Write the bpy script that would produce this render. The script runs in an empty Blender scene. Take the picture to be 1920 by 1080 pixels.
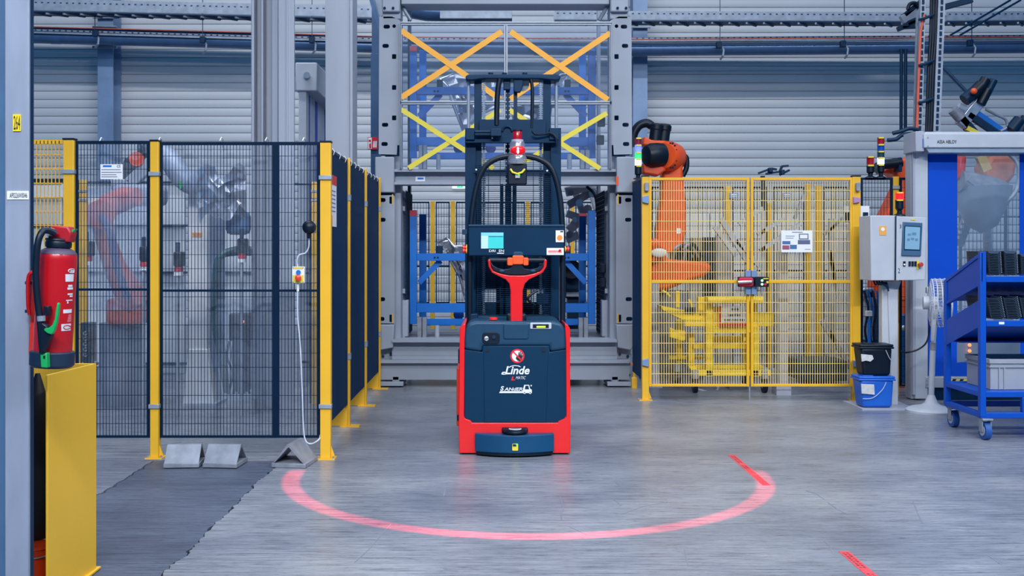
import bpy, bmesh, math, random
from mathutils import Vector, Matrix
random.seed(7)
SC = bpy.context.scene
COL = SC.collection
# ------------------------------------------------------------------ camera, world, lights, exposure
F, CX, HY, EYE = 1950.0, 925.0, 470.0, 1.44
cam = bpy.data.objects.new('camera', bpy.data.cameras.new('camera')); COL.objects.link(cam)
cam.location = (0, 0, EYE); cam.rotation_euler = (math.pi/2, 0, 0)
cam.data.sensor_width = 36; cam.data.lens = F/1920*36
cam.data.shift_x = (960-CX)/1920; cam.data.shift_y = -(540-HY)/1920
cam.data.clip_end = 200
SC.camera = cam
SC.view_settings.view_transform = 'Standard'; SC.view_settings.look = 'None'
SC.view_settings.gamma = 1; SC.view_settings.use_curve_mapping = False
SC.view_settings.exposure = -0.12
wd = bpy.data.worlds.new('hall_ambient'); SC.world = wd; wd.use_nodes = True
wd.node_tree.nodes['Background'].inputs[0].default_value = (0.025, 0.26, 0.62, 1)
wd.node_tree.nodes['Background'].inputs[1].default_value = 0.56
def area(name, loc, sx, sy, power, col=(.94, .965, 1), rot=(0, 0, 0), spread=180):
    l = bpy.data.lights.new(name, 'AREA'); l.shape = 'RECTANGLE'; l.size = sx; l.size_y = sy
    l.energy = power; l.color = col; l.spread = math.radians(spread)
    o = bpy.data.objects.new(name, l); COL.objects.link(o); o.location = loc; o.rotation_euler = rot
    return o
# unseen linear lamp rows overhead: hall rows plus two added fill rows
area('unseen_lamp_row', (0, 12.8, 9.4), 22, .15, 700, rot=(math.radians(62), 0, 0))
area('unseen_lamp_row', (6.2, 2.6, 7.4), .3, 8, 420, rot=(0, math.radians(50), 0))  # added side fill that brightens the right face of the yellow guard
area('unseen_lamp_row', (1.6, 9.4, 9.2), 8, .3, 190)
area('unseen_lamp_row', (1.6, 3.0, 8.6), 9, .3, 420)
area('unseen_lamp_row', (-4.2, 9.6, 8.6), 6, .3, 380)  # added fill row that brightens the left robot cell
area('unseen_lamp_row', (0.8, -5.0, 9.2), 10, .4, 420, rot=(math.radians(50), 0, 0), spread=66)
# ------------------------------------------------------------------ helpers
def PX(px, Y): return (px-CX)/F*Y
def PZ(py, Y): return EYE+(HY-py)/F*Y
def W(px, py, Y): return Vector((PX(px, Y), Y, PZ(py, Y)))
def FY(py): return EYE*F/(py-HY)          # depth of a point of the floor
def lin(c): 
    c = c/255.0
    return c/12.92 if c <= .04045 else ((c+.055)/1.055)**2.4
MATS = {}
def M(name, rgb, rough=.5, metal=0.0, var=.10, scale=6.0, bump=0.0, emit=0.0, coat=0.0, stretch=None, ecol=None, spec=.5):
    if name in MATS: return MATS[name]
    m = bpy.data.materials.new(name); m.use_nodes = True; nt = m.node_tree; N = nt.nodes; L = nt.links
    b = N['Principled BSDF']; base = [lin(v) for v in rgb]+[1]
    b.inputs['Roughness'].default_value = rough; b.inputs['Metallic'].default_value = metal
    b.inputs['Coat Weight'].default_value = coat; b.inputs['Specular IOR Level'].default_value = spec
    if emit:
        b.inputs['Emission Color'].default_value = [lin(v) for v in (ecol or rgb)]+[1]; b.inputs['Emission Strength'].default_value = emit
    tc = N.new('ShaderNodeTexCoord'); nz = N.new('ShaderNodeTexNoise'); nz.inputs['Scale'].default_value = scale; nz.inputs['Detail'].default_value = 5
    mp = N.new('ShaderNodeMapping'); L.new(tc.outputs['Object'], mp.inputs[0]); L.new(mp.outputs[0], nz.inputs['Vector'])
    if stretch: mp.inputs['Scale'].default_value = stretch
    r = N.new('ShaderNodeValToRGB'); L.new(nz.outputs[0], r.inputs[0])
    r.color_ramp.elements[0].position = .3; r.color_ramp.elements[1].position = .7
    r.color_ramp.elements[0].color = [v*(1-var) for v in base[:3]]+[1]; r.color_ramp.elements[1].color = [min(1, v*(1+var)) for v in base[:3]]+[1]
    L.new(r.outputs[0], b.inputs['Base Color'])
    if bump:
        bp = N.new('ShaderNodeBump'); bp.inputs['Strength'].default_value = bump; bp.inputs['Distance'].default_value = .01
        L.new(nz.outputs[0], bp.inputs['Height']); L.new(bp.outputs[0], b.inputs['Normal'])
    MATS[name] = m; return m
def clear_mat(name, rgb, haze, gloss, rough, scale=3.0, bump=.4):
    """clear plastic: mostly see-through, some gloss, some milky haze"""
    m = bpy.data.materials.new(name); m.use_nodes = True; nt = m.node_tree; N = nt.nodes; L = nt.links
    out = N['Material Output']; N.remove(N['Principled BSDF'])
    t = N.new('ShaderNodeBsdfTransparent'); t.inputs[0].default_value = (.93, .96, 1, 1)
    d = N.new('ShaderNodeBsdfDiffuse'); d.inputs[0].default_value = [lin(v) for v in rgb]+[1]
    g = N.new('ShaderNodeBsdfGlossy'); g.inputs['Roughness'].default_value = rough
    tc = N.new('ShaderNodeTexCoord'); nz = N.new('ShaderNodeTexNoise'); nz.inputs['Scale'].default_value = scale; nz.inputs['Detail'].default_value = 3
    L.new(tc.outputs['Object'], nz.inputs['Vector'])
    bp = N.new('ShaderNodeBump'); bp.inputs['Strength'].default_value = bump; bp.inputs['Distance'].default_value = .03
    L.new(nz.outputs[0], bp.inputs['Height']); L.new(bp.outputs[0], g.inputs['Normal'])
    a = N.new('ShaderNodeMixShader'); c = N.new('ShaderNodeMixShader')
    mr = N.new('ShaderNodeMapRange'); mr.inputs[1].default_value = .3; mr.inputs[2].default_value = .7; mr.inputs[3].default_value = haze*.5; mr.inputs[4].default_value = haze*1.5
    L.new(nz.outputs[0], mr.inputs[0]); L.new(mr.outputs[0], a.inputs[0])
    L.new(t.outputs[0], a.inputs[1]); L.new(d.outputs[0], a.inputs[2])
    c.inputs[0].default_value = gloss; L.new(a.outputs[0], c.inputs[1]); L.new(g.outputs[0], c.inputs[2])
    L.new(c.outputs[0], out.inputs[0]); MATS[name] = m; return m
WPOS = {}
def wpos(o): return WPOS[o.name]
def tag(o, label=None, cat=None, group=None, kind=None):
    if label: o['label'] = label
    if cat: o['category'] = cat
    if group: o['group'] = group
    if kind: o['kind'] = kind
    return o
def thing(name, label, cat, loc, group=None):
    o = bpy.data.objects.new(name, None); COL.objects.link(o); o.empty_display_size = .05
    o.location = loc; WPOS[o.name] = Vector(loc); return tag(o, label, cat, group)
class MB:
    def __init__(s): s.v = []; s.f = []
    def add(s, vs, fs):
        k = len(s.v); s.v += [Vector(p) for p in vs]; s.f += [tuple(i+k for i in f) for f in fs]; return s
    def box(s, x0, x1, y0, y1, z0, z1):
        return s.add([(x, y, z) for z in (z0, z1) for y in (y0, y1) for x in (x0, x1)],
                     [(0, 1, 5, 4), (1, 3, 7, 5), (3, 2, 6, 7), (2, 0, 4, 6), (4, 5, 7, 6), (0, 2, 3, 1)])
    def p(s, a, b, c, d, Y, dep):       # pixel rectangle at depth Y, thickness dep away from the viewer
        return s.box(PX(a, Y), PX(b, Y), Y, Y+dep, PZ(d, Y), PZ(c, Y))
    def beam(s, p, q, w, h, up=(0, 1, 0)):
        p = Vector(p); q = Vector(q); d = (q-p).normalized(); u = Vector(up)
        if abs(d.dot(u)) > .98: u = Vector((1, 0, 0))
        a = d.cross(u).normalized()*w/2; b = a.cross(d).normalized()*h/2
        vs = [p-a-b, p+a-b, p+a+b, p-a+b, q-a-b, q+a-b, q+a+b, q-a+b]
        return s.add(vs, [(0, 1, 2, 3), (7, 6, 5, 4), (0, 4, 5, 1), (1, 5, 6, 2), (2, 6, 7, 3), (3, 7, 4, 0)])
    def rev(s, p, q, prof, n=20):       # revolve a profile [(t, r)] about the axis p-q
        p = Vector(p); q = Vector(q); d = (q-p).normalized()
        u = d.orthogonal().normalized(); w = d.cross(u)
        vs = []; fs = []
        for t, r in prof:
            c = p+(q-p)*t
            for i in range(n):
                a = 2*math.pi*i/n; vs.append(c+(u*math.cos(a)+w*math.sin(a))*max(r, 1e-4))
        for j in range(len(prof)-1):
            for i in range(n): fs.append((j*n+i, j*n+(i+1) % n, (j+1)*n+(i+1) % n, (j+1)*n+i))
        fs.append(tuple(range(n))); fs.append(tuple((len(prof)-1)*n+i for i in range(n)))
        return s.add(vs, fs)
    def cyl(s, p, q, r, n=16, r2=None): return s.rev(p, q, [(0, r), (1, r if r2 is None else r2)], n)
    def ball(s, c, rx, ry=None, rz=None, n=16, m=10):
        ry = rx if ry is None else ry; rz = rx if rz is None else rz; c = Vector(c); vs = []; fs = []
        for j in range(m+1):
            t = math.pi*j/m; r = max(math.sin(t), 1e-3)
            for i in range(n):
                a = 2*math.pi*i/n; vs.append(c+Vector((rx*r*math.cos(a), ry*r*math.sin(a), -rz*math.cos(t))))
        for j in range(m):
            for i in range(n): fs.append((j*n+i, j*n+(i+1) % n, (j+1)*n+(i+1) % n, (j+1)*n+i))
        return s.add(vs, fs)
    def tube(s, pts, r, n=8, close=False):
        pts = [Vector(p) for p in pts]; m = len(pts); vs = []; fs = []; u = None
        for k in range(m):
            a = pts[(k-1) % m] if (close or k > 0) else pts[k]; b = pts[(k+1) % m] if (close or k < m-1) else pts[k]
            d = (b-a).normalized()
            u = d.orthogonal().normalized() if u is None else (u-d*u.dot(d)).normalized()
            w = d.cross(u); rr = r[k] if isinstance(r, (list, tuple)) else r
            for i in range(n):
                t = 2*math.pi*i/n; vs.append(pts[k]+(u*math.cos(t)+w*math.sin(t))*rr)
        for k in range(m if close else m-1):
            for i in range(n): fs.append((k*n+i, k*n+(i+1) % n, ((k+1) % m)*n+(i+1) % n, ((k+1) % m)*n+i))
        if not close: fs.append(tuple(range(n))); fs.append(tuple((m-1)*n+i for i in range(n)))
        return s.add(vs, fs)
    def ext(s, poly, d):                # extrude a 3D polygon along d
        n = len(poly); d = Vector(d); poly = [Vector(q) for q in poly]
        return s.add(poly+[q+d for q in poly], [tuple(range(n)), tuple(range(2*n-1, n-1, -1))]+[(i, (i+1) % n, n+(i+1) % n, n+i) for i in range(n)])
    def pp(s, pix, Y, dep): return s.ext([W(a, b, Y) for a, b in pix], (0, dep, 0))
    def grid(s, fn, nu, nv):            # fn(u, v) -> point
        return s.add([fn(i/nu, j/nv) for j in range(nv+1) for i in range(nu+1)],
                     [(j*(nu+1)+i, j*(nu+1)+i+1, (j+1)*(nu+1)+i+1, (j+1)*(nu+1)+i) for j in range(nv) for i in range(nu)])
    def xf(s, fn): s.v = [Vector(fn(p)) for p in s.v]; return s
    def build(s, name, mat, parent=None, bevel=0.0, smooth=True, label=None, cat=None, group=None, kind=None, seg=2):
        xs = [p.x for p in s.v]; ys = [p.y for p in s.v]; zs = [p.z for p in s.v]
        og = Vector(((min(xs)+max(xs))/2, (min(ys)+max(ys))/2, min(zs)))
        me = bpy.data.meshes.new(name); me.from_pydata([p-og for p in s.v], [], s.f)
        bm = bmesh.new(); bm.from_mesh(me); bmesh.ops.recalc_face_normals(bm, faces=bm.faces); bm.to_mesh(me); bm.free()
        if smooth: me.shade_smooth(); me.set_sharp_from_angle(angle=math.radians(38))
        me.materials.append(mat)
        o = bpy.data.objects.new(name, me); COL.objects.link(o); place(o, og, parent)
        if bevel:
            b = o.modifiers.new('bevel', 'BEVEL'); b.width = bevel; b.segments = seg; b.limit_method = 'ANGLE'; b.angle_limit = math.radians(35); b.harden_normals = False
        return tag(o, label, cat, group, kind)
def place(o, og, parent):
    WPOS[o.name] = Vector(og)
    if parent: o.parent = parent; o.location = Vector(og)-wpos(parent)
    else: o.location = og
def inst(src, name, parent, og):        # another object that shares the mesh
    o = src.copy(); o.name = name; COL.objects.link(o); place(o, og, parent); return o
def rrect(a, b, c, d, r, n=4):          # rounded rectangle, pixel coordinates
    out = []
    for cx, cy, t0 in ((b-r, c+r, -90), (b-r, d-r, 0), (a+r, d-r, 90), (a+r, c+r, 180)):
        for i in range(n+1):
            t = math.radians(t0+90*i/n); out.append((cx+r*math.cos(t), cy+r*math.sin(t)))
    return out
def disc(cx, cy, r, n=28, ry=None): return [(cx+r*math.cos(2*math.pi*i/n), cy+(ry or r)*math.sin(2*math.pi*i/n)) for i in range(n)]
def holed(name, mat, outline, holes, Y, dep, parent, bevel=0):   # plate with real holes
    cu = bpy.data.curves.new(name, 'CURVE'); cu.dimensions = '2D'; cu.fill_mode = 'BOTH'; cu.extrude = dep/2
    for pts in [outline]+holes:
        sp = cu.splines.new('POLY'); sp.points.add(len(pts)-1); sp.use_cyclic_u = True
        for q, (a, b) in zip(sp.points, pts): q.co = (PX(a, Y), PZ(b, Y), 0, 1)
    t = bpy.data.objects.new('tmp', cu); COL.objects.link(t)
    me = bpy.data.meshes.new_from_object(t.evaluated_get(bpy.context.evaluated_depsgraph_get()))
    bpy.data.objects.remove(t)
    m = MB(); m.v = [Vector((v.co.x, Y+dep/2-v.co.z, v.co.y)) for v in me.vertices]; m.f = [tuple(f.vertices) for f in me.polygons]
    return m.build(name, mat, parent, smooth=False)
def lettering(s, a, b, c, d, Y, mat, parent, name='lettering', shear=0, bold=0.0, xf=None, label=None):
    cu = bpy.data.curves.new(name, 'FONT'); cu.body = s; cu.shear = shear; cu.offset = bold; cu.resolution_u = 3; cu.align_x = 'CENTER'
    t = bpy.data.objects.new('tmp', cu); COL.objects.link(t)
    me = bpy.data.meshes.new_from_object(t.evaluated_get(bpy.context.evaluated_depsgraph_get()))
    bpy.data.objects.remove(t)
    xs = [v.co.x for v in me.vertices]; ys = [v.co.y for v in me.vertices]
    x0, x1, y0, y1 = min(xs), max(xs), min(ys), max(ys)
    m = MB()
    for v in me.vertices:
        px = a+(b-a)*(v.co.x-x0)/(x1-x0); py = d+(c-d)*(v.co.y-y0)/(y1-y0)
        m.v.append(xf(px, py) if xf else W(px, py, Y))
    m.f = [tuple(f.vertices) for f in me.polygons]
    return m.build(name, mat, parent, smooth=False, label=label)
def arc(c, r, a0, a1, n=12): return [(c[0]+r*math.cos(math.radians(a0+(a1-a0)*i/n)), c[1]+r*math.sin(math.radians(a0+(a1-a0)*i/n))) for i in range(n+1)]
def smoothpath(pts, k=6):               # Catmull-Rom through 3D points
    pts = [Vector(p) for p in pts]; out = []
    for i in range(len(pts)-1):
        p0 = pts[max(i-1, 0)]; p1 = pts[i]; p2 = pts[i+1]; p3 = pts[min(i+2, len(pts)-1)]
        for j in range(k):
            t = j/k; out.append(.5*((2*p1)+(p2-p0)*t+(2*p0-5*p1+4*p2-p3)*t*t+(3*p1-p0-3*p2+p3)*t**3))
    return out+[pts[-1]]
def wires(x0, x1, z0, z1, Y, sx, sz, t, mat, parent, name='wire_mesh', axis='x', n_skip=0):
    m = MB(); nv = max(1, round((x1-x0)/sx)); nh = max(1, round((z1-z0)/sz))
    for i in range(1, nv):
        x = x0+(x1-x0)*i/nv; m.box(x-t/2, x+t/2, Y, Y+t, z0, z1)
    for j in range(1, nh):
        z = z0+(z1-z0)*j/nh; m.box(x0, x1, Y-t*.8, Y, z-t/2, z+t/2)
    if axis == 'y': m.xf(lambda p: (p.y, p.x, p.z))
    return m.build(name, mat, parent, smooth=False, kind='stuff')
# ------------------------------------------------------------------ materials
YEL = M('yellow_paint', (230, 176, 40), .42, var=.06, scale=3)
YELD = M('yellow_guard_paint', (232, 182, 48), .45, var=.05, scale=2)
NAVY = M('navy_black_steel', (0, 42, 72), .45, var=.2, spec=.25)
MESHD = M('dark_mesh_wire', (0, 30, 56), .5, var=.1, spec=.15)
BARR = M('dark_barrier_sheet', (0, 46, 84), .6, spec=.08, var=.25, scale=2, stretch=(1, 1, .3))
GREY = M('grey_machine_paint', (150, 158, 172), .5, var=.07, scale=2)
GREYL = M('light_grey_steel', (162, 168, 182), .5, var=.08, scale=2, stretch=(2, 2, .4))
GALV = M('galvanised_steel', (150, 160, 174), .5, .45, var=.16, scale=9, bump=.1)
ALU = M('aluminium_profile', (150, 156, 166), .45, .5, var=.06)
BLUE = M('blue_rack_paint', (0, 108, 200), .42, var=.08)
BLUED = M('blue_trolley_paint', (0, 74, 178), .4, spec=.3, var=.1, scale=3)
CURT = M('blue_door_curtain', (0, 74, 194), .55, spec=.2, var=.06, scale=2)
RED = M('truck_red_paint', (226, 28, 30), .28, var=.04, coat=.3)
REDX = M('extinguisher_red', (176, 8, 18), .3, var=.04, coat=.4)
ORANGE = M('robot_orange_paint', (236, 84, 26), .4, var=.1, scale=4)
BLACK = M('black_plastic', (2, 20, 38), .42, var=.15, spec=.35)
HOOD = M('truck_dark_hood', (24, 62, 90), .45, var=.06, scale=20, spec=.3)
COVER = M('truck_dark_cover', (0, 46, 74), .5, var=.06, scale=20, spec=.2)
CHROME = M('chrome_rod', (205, 210, 216), .22, .7, var=.04)
WHITE = M('white_print', (232, 234, 238), .5, var=.03)
WPAINT = M('white_enamel', (184, 190, 200), .42, var=.05)
INK = M('black_print', (16, 20, 28), .6, var=.05)
ORTAPE = M('orange_tape', (246, 170, 40), .45, var=.05)
YLTAPE = M('yellow_tape', (226, 206, 60), .45, var=.05)
TAPE = M('red_floor_tape', (216, 70, 76), .5, var=.12)
SILV = M('stamped_sheet_metal', (196, 202, 214), .3, .75, var=.15, scale=7, bump=.25)
GREEN = M('green_plastic', (20, 160, 84), .4, var=.06)
DGREEN = M('dark_green_hose', (12, 66, 70), .4, var=.1)
CONC = M('concrete_grey_metal', (140, 146, 158), .5, .3, var=.2, scale=12, bump=.2)
PLEXI = clear_mat('clear_guard_panel', (200, 210, 225), .05, .05, .05, 2.0, .15)
FOIL = clear_mat('clear_plastic_curtain', (196, 210, 232), .17, .06, .18, 2.2, .8)
WRAP = clear_mat('robot_wrap_film', (190, 200, 226), .36, .08, .2, 2.5, .6)
WINDOW = clear_mat('clear_door_window', (170, 195, 222), .24, .08, .15, 1.5, .3)
HOUSE = clear_mat('smoked_lamp_housing', (150, 150, 165), .45, .15, .2, 3, .1)
def siding():
    return M('white_wall_sheet', (202, 205, 210), .45, var=.04, scale=.5)
def floor_mat(name, c0, c1, c2, rough):
    m = bpy.data.materials.new(name); m.use_nodes = True; nt = m.node_tree; N = nt.nodes; L = nt.links; b = N['Principled BSDF']
    g = N.new('ShaderNodeNewGeometry')
    def noise(sc, stretch, det=6, ro=.6):
        mp = N.new('ShaderNodeMapping'); mp.inputs['Scale'].default_value = stretch; L.new(g.outputs['Position'], mp.inputs[0])
        n = N.new('ShaderNodeTexNoise'); n.inputs['Scale'].default_value = sc; n.inputs['Detail'].default_value = det; n.inputs['Roughness'].default_value = ro
        L.new(mp.outputs[0], n.inputs['Vector']); return n.outputs[0]
    def ramp(src, stops):
        r = N.new('ShaderNodeValToRGB'); L.new(src, r.inputs[0]); e = r.color_ramp.elements
        while len(e) < len(stops): e.new(.5)
        for k, (p, c) in enumerate(stops): e[k].position = p; e[k].color = [lin(v) for v in c]+[1]
        return r.outputs[0]
    def mix(kind, fac, a, c):
        x = N.new('ShaderNodeMix'); x.data_type = 'RGBA'; x.blend_type = kind
        if isinstance(fac, float): x.inputs[0].default_value = fac
        else: L.new(fac, x.inputs[0])
        L.new(a, x.inputs[6]); L.new(c, x.inputs[7]); return x.outputs[2]
    big = ramp(noise(.9, (1, 1.6, 1)), [(.3, c0), (.5, c1), (.7, c2)])
    streak = noise(5.5, (.55, 9, 1), 7, .7)
    st = ramp(streak, [(.30, (90, 96, 112)), (.48, (200, 202, 208)), (.75, (255, 255, 255))])
    col = mix('MULTIPLY', .8, big, st)
    fine = ramp(noise(38, (.5, 3.2, 1), 4), [(.28, (70, 74, 86)), (.42, (225, 225, 228)), (.8, (255, 255, 255))])
    col = mix('MULTIPLY', .75, col, fine)
    scuff = ramp(noise(2.3, (1.2, 2.2, 1), 10, .75), [(.30, (60, 66, 82)), (.38, (255, 255, 255)), (.9, (255, 255, 255))])
    col = mix('MULTIPLY', .6, col, scuff)
    L.new(col, b.inputs['Base Color'])
    rr = N.new('ShaderNodeMapRange'); rr.inputs[1].default_value = .3; rr.inputs[2].default_value = .7; rr.inputs[3].default_value = rough-.08; rr.inputs[4].default_value = rough+.12
    L.new(streak, rr.inputs[0]); L.new(rr.outputs[0], b.inputs['Roughness'])
    bp = N.new('ShaderNodeBump'); bp.inputs['Strength'].default_value = .12; bp.inputs['Distance'].default_value = .004
    L.new(streak, bp.inputs['Height']); L.new(bp.outputs[0], b.inputs['Normal'])
    return m
FLOOR = floor_mat('worn_concrete', (128, 134, 148), (156, 161, 170), (180, 183, 188), .30)
ASPH = floor_mat('dark_patched_screed', (82, 92, 112), (96, 106, 126), (110, 119, 138), .5)
LEFTC = floor_mat('grey_screed', (126, 132, 146), (140, 145, 158), (152, 157, 168), .45)
# ------------------------------------------------------------------ floor
def ragged(x, y0, y1, amp, seed):
    r = random.Random(seed); n = max(2, int((y1-y0)/.025)); out = []; w = 0
    for i in range(n+1):
        w = w*.7+r.uniform(-1, 1)*amp*.6; out.append((x+w, y0+(y1-y0)*i/n))
    return out
e1 = ragged(-1.46, -3, 7.14, .018, 3); e2 = ragged(-2.33, -3, 7.14, .014, 5)
fl = MB(); fl.ext([Vector((x, y, 0)) for x, y in e1]+[Vector((-1.46, 7.15, 0)), Vector((-14, 7.15, 0)), Vector((-14, 20.2, 0)), Vector((14, 20.2, 0)), Vector((14, -3, 0))], (0, 0, -.12))
floor = fl.build('floor', FLOOR, smooth=False, kind='structure')
m = MB(); m.ext([Vector((x-.005-.016*max(0, math.sin(y*9)*math.sin(y*23)), y, -.004)) for x, y in e1]+[Vector((x+.005+.014*max(0, math.sin(y*7)*math.sin(y*19)), y, -.004)) for x, y in reversed(e2)], (0, 0, -.1)); m.build('screed_strip', ASPH, floor, smooth=False)
m = MB(); m.ext([Vector((x-.004, y, -.002)) for x, y in e2]+[Vector((-14, 7.14, -.002)), Vector((-14, -3, -.002))], (0, 0, -.1)); m.build('side_slab', LEFTC, floor, smooth=False)
CRK = M('floor_crack', (112, 118, 132), .6)
for pts, wd_ in ((((733, 983), (718, 1000), (692, 1030), (665, 1055)), .010), (((1050, 930), (1056, 955), (1052, 962), (1053, 975)), .012), (((1152, 903), (1168, 916)), .008), (((1165, 965), (1205, 950), (1252, 941)), .006), (((1283, 1030), (1288, 1052), (1291, 1062)), .010), (((1068, 988), (1085, 996), (1100, 1003)), .008), (((835, 915), (832, 930)), .02), (((1510, 920), (1530, 926), (1545, 936)), .012), (((1552, 942), (1570, 955), (1590, 965)), .014), (((1712, 940), (1722, 965), (1730, 982)), .012), (((818, 980), (852, 975)), .012), (((1545, 1015), (1556, 1024), (1560, 1036)), .008), (((1850, 1040), (1880, 1060)), .012), (((700, 880), (760, 868)), .01), (((1150, 935), (1165, 948)), .02), (((340, 829), (300, 836)), .02)):
    P_ = [Vector((PX(a, FY(b)), FY(b), .0006)) for a, b in pts]; q = MB()
    for p0, p1 in zip(P_, P_[1:]): q.beam(p0, p1, wd_*.55, .0008, up=(0, 0, 1))
    q.build('scuff_mark', CRK, floor, smooth=False)
m = MB(); m.box(-14, 14, -3, 20, -.3, -.13); m.build('subfloor', ASPH, floor, smooth=False)
# ------------------------------------------------------------------ rear wall with its horizontal sheet boards
WALLY = 20.0
m = MB(); m.box(-14, 14, WALLY+.03, WALLY+.3, 0, 9); wall = m.build('wall_back', siding(), smooth=False, kind='structure')
pitch = .161
m = MB(); m.ext([Vector((-14, WALLY+.03, 0)), Vector((-14, WALLY+.004, .008)), Vector((-14, WALLY, .016)), Vector((-14, WALLY, pitch-.012)), Vector((-14, WALLY+.004, pitch-.006)), Vector((-14, WALLY+.03, pitch-.002))], (28, 0, 0))
b0 = m.build('board', siding(), wall)
og = wpos(b0)
for i in range(1, 54): inst(b0, 'board', wall, og+Vector((0, 0, pitch*i)))
# ------------------------------------------------------------------ building columns and overhead services
WCOL = M('wall_column_steel', (128, 152, 184), .4, .2, var=.15, scale=2)
def wall_column(a, b, label):
    Y = 19.55; t = thing('wall_column', label, 'column', (PX((a+b)/2, Y), Y, 0), 'steel columns on the rear wall')
    x0, x1 = PX(a, Y), PX(b, Y)
    MB().box(x0, x1, Y, Y+.03, 0, 8.5).build('flange', WCOL, t); MB().box((x0+x1)/2-.02, (x0+x1)/2+.02, Y+.03, Y+.4, 0, 8.5).build('web', WCOL, t)
    MB().box(x0, x1, Y+.4, Y+.43, 0, 8.5).build('flange', WCOL, t)
    for py in (32, 50, 88): MB().p(a-10, b+6, py-2, py+2, Y-.08, .06).build('clamp_rail', GALV, t)
wall_column(183, 212, 'blue-grey steel column on the rear wall behind the wire fence with the extinguisher')
wall_column(1187, 1214, 'blue-grey steel column on the rear wall right of the tall grey gate frame')
def run(name, label, cat, pts, Y, r, mat, n=14):
    t = thing(name, label, cat, W(pts[0][0], pts[0][1], Y)); MB().tube([W(a, b, Y) for a, b in pts], r, n).build('pipe_run', mat, t); return t
PIPE = M('blue_service_pipe', (70, 100, 138), .28, .35, var=.1); PIPED = M('dark_service_pipe', (36, 66, 100), .35, .3, var=.1)
LP = [(-160, 66), (50, 69), (470, 80), (720, 88), (1200, 93), (1920, 88), (2100, 86)]
pipe = run('service_pipe', 'thick blue-grey pipe running along the rear wall under the cable tray', 'pipe', LP, 19.1, .115, PIPE)
for px, py in ((105, 71), (1232, 93), (1010, 92)): MB().cyl(W(px-9, py, 19.1), W(px+9, py, 19.1), .115, 18).build('pipe_collar', PIPE, pipe)
pipe2 = run('service_pipe', 'thinner dark pipe just above the thick pipe on the rear wall', 'pipe', [(a, b-14) for a, b in LP], 19.4, .06, PIPED)
run('copper_line', 'thin red copper line above the pipes on the rear wall', 'pipe', [(a, b-19) for a, b in LP], 18.85, .010, M('copper', (206, 96, 74), .35, .4))
def tray(label, pts, Y, h, teeth):
    t = thing('cable_tray', label, 'cable tray', W(pts[0][0], pts[0][1], Y))
    for k in range(len(pts)-1):
        (a, b), (c, d) = pts[k], pts[k+1]; p, q = W(a, b, Y), W(c, d, Y)
        side = MB(); side.beam(p, q, h, .012).build('side_rail', GALV, t)
        side = MB(); side.beam(p+Vector((0, .35, 0)), q+Vector((0, .35, 0)), h, .012).build('side_rail', GALV, t)
        n = int((q-p).length/.3)
        hol = MB()
        for i in range(int((q-p).length/.11)):
            w = p+(q-p)*((i+.5)/int((q-p).length/.11)); hol.box(w.x-.018, w.x+.018, Y-.009, Y-.004, w.z+h*.12, w.z+h*.12+.022); 
        hol.build('perforation', PIPED, t, smooth=False, kind='stuff')
        if teeth:
            for i in range(n):
                w = p+(q-p)*((i+.5)/n); MB().beam(w+Vector((-.12, 0, -h/2-.055)), w+Vector((.14, .35, -h/2-.03)), .03, .03).build('rung', GALV, t)
            MB().beam(p+Vector((0, .17, -h/2-.02)), q+Vector((0, .17, -h/2-.02)), .02, .34, up=(0, 1, 0)).build('tray_floor', PIPED, t)
tray('wide perforated cable tray with rungs along the top of the rear wall', [(-160, 2), (50, 8), (470, 17), (720, 22)], 18.6, .20, True)
tray('long cable tray with rungs high on the wall right of the gate frame', [(1040, 28), (1720, 31)], 18.6, .15, True)
tray('short cable tray with rungs above the blue door at the right edge', [(1775, 30), (2100, 28)], 18.6, .15, True)
tray('narrow perforated rail carrying the pipes along the rear wall', [(-160, 55), (50, 58), (470, 70), (720, 75), (1200, 74), (2100, 68)], 18.95, .075, False)
for k, (px, py) in enumerate(((178, 60), (380, 72), (1350, 82), (1583, 80), (1822, 78), (585, 72))):
    t = thing('pipe_hanger', ['pipe hanger clamp in front of the left wall column', 'pipe hanger clamp between the wall column and the ribbed hall column', 'pipe hanger clamp on the pipe right of the gate frame', 'pipe hanger clamp with a thin rod above the yellow gate', 'pipe hanger clamp above the blue door', 'pipe hanger clamp between the two big hall columns'][k], 'hanger', W(px, py, 18.8), 'hangers of the wall pipes')
    MB().beam(W(px, py-160, 18.8), W(px, py, 18.8), .012, .012).build('rod', PIPED, t)
    MB().p(px-6, px+4, py-4, py+8, 18.75, .1).build('clamp', NAVY, t, bevel=.01)
    MB().tube([W(px+2, py+4, 18.85), W(px+7, py+12, 18.8), W(px+6, py+22, 18.8), W(px+1, py+29, 18.9)], .02).build('hook', GALV, t)
# near left hall column
COLM = M('worn_column_paint', (138, 148, 168), .55, var=.22, scale=3, bump=.05, stretch=(2, 2, .5))
Y = 4.1; t = thing('hall_column', 'near worn grey steel column at the left edge with yellow number plate', 'column', (PX(30, Y), Y, 0))
MB().box(PX(9, Y), PX(54, Y), Y, Y+.016, 0, 4).build('flange', COLM, t, bevel=.003)
MB().box(PX(52, Y), PX(54, Y), Y+.016, Y+.045, 0, 4).build('shaded_lip', NAVY, t)  # navy colour stands in for shade on the column's right side
MB().box(PX(9, Y), PX(50, Y), Y+.016, Y+.04, 0, 4).build('web', COLM, t)
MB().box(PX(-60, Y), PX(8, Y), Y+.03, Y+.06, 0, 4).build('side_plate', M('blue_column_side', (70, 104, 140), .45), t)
s = MB(); s.pp(rrect(24, 39, 214, 246, 1), Y-.004, .003); s = s.build('number_plate', M('number_yellow', (244, 214, 40), .45), t, label='yellow number plate')
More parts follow.
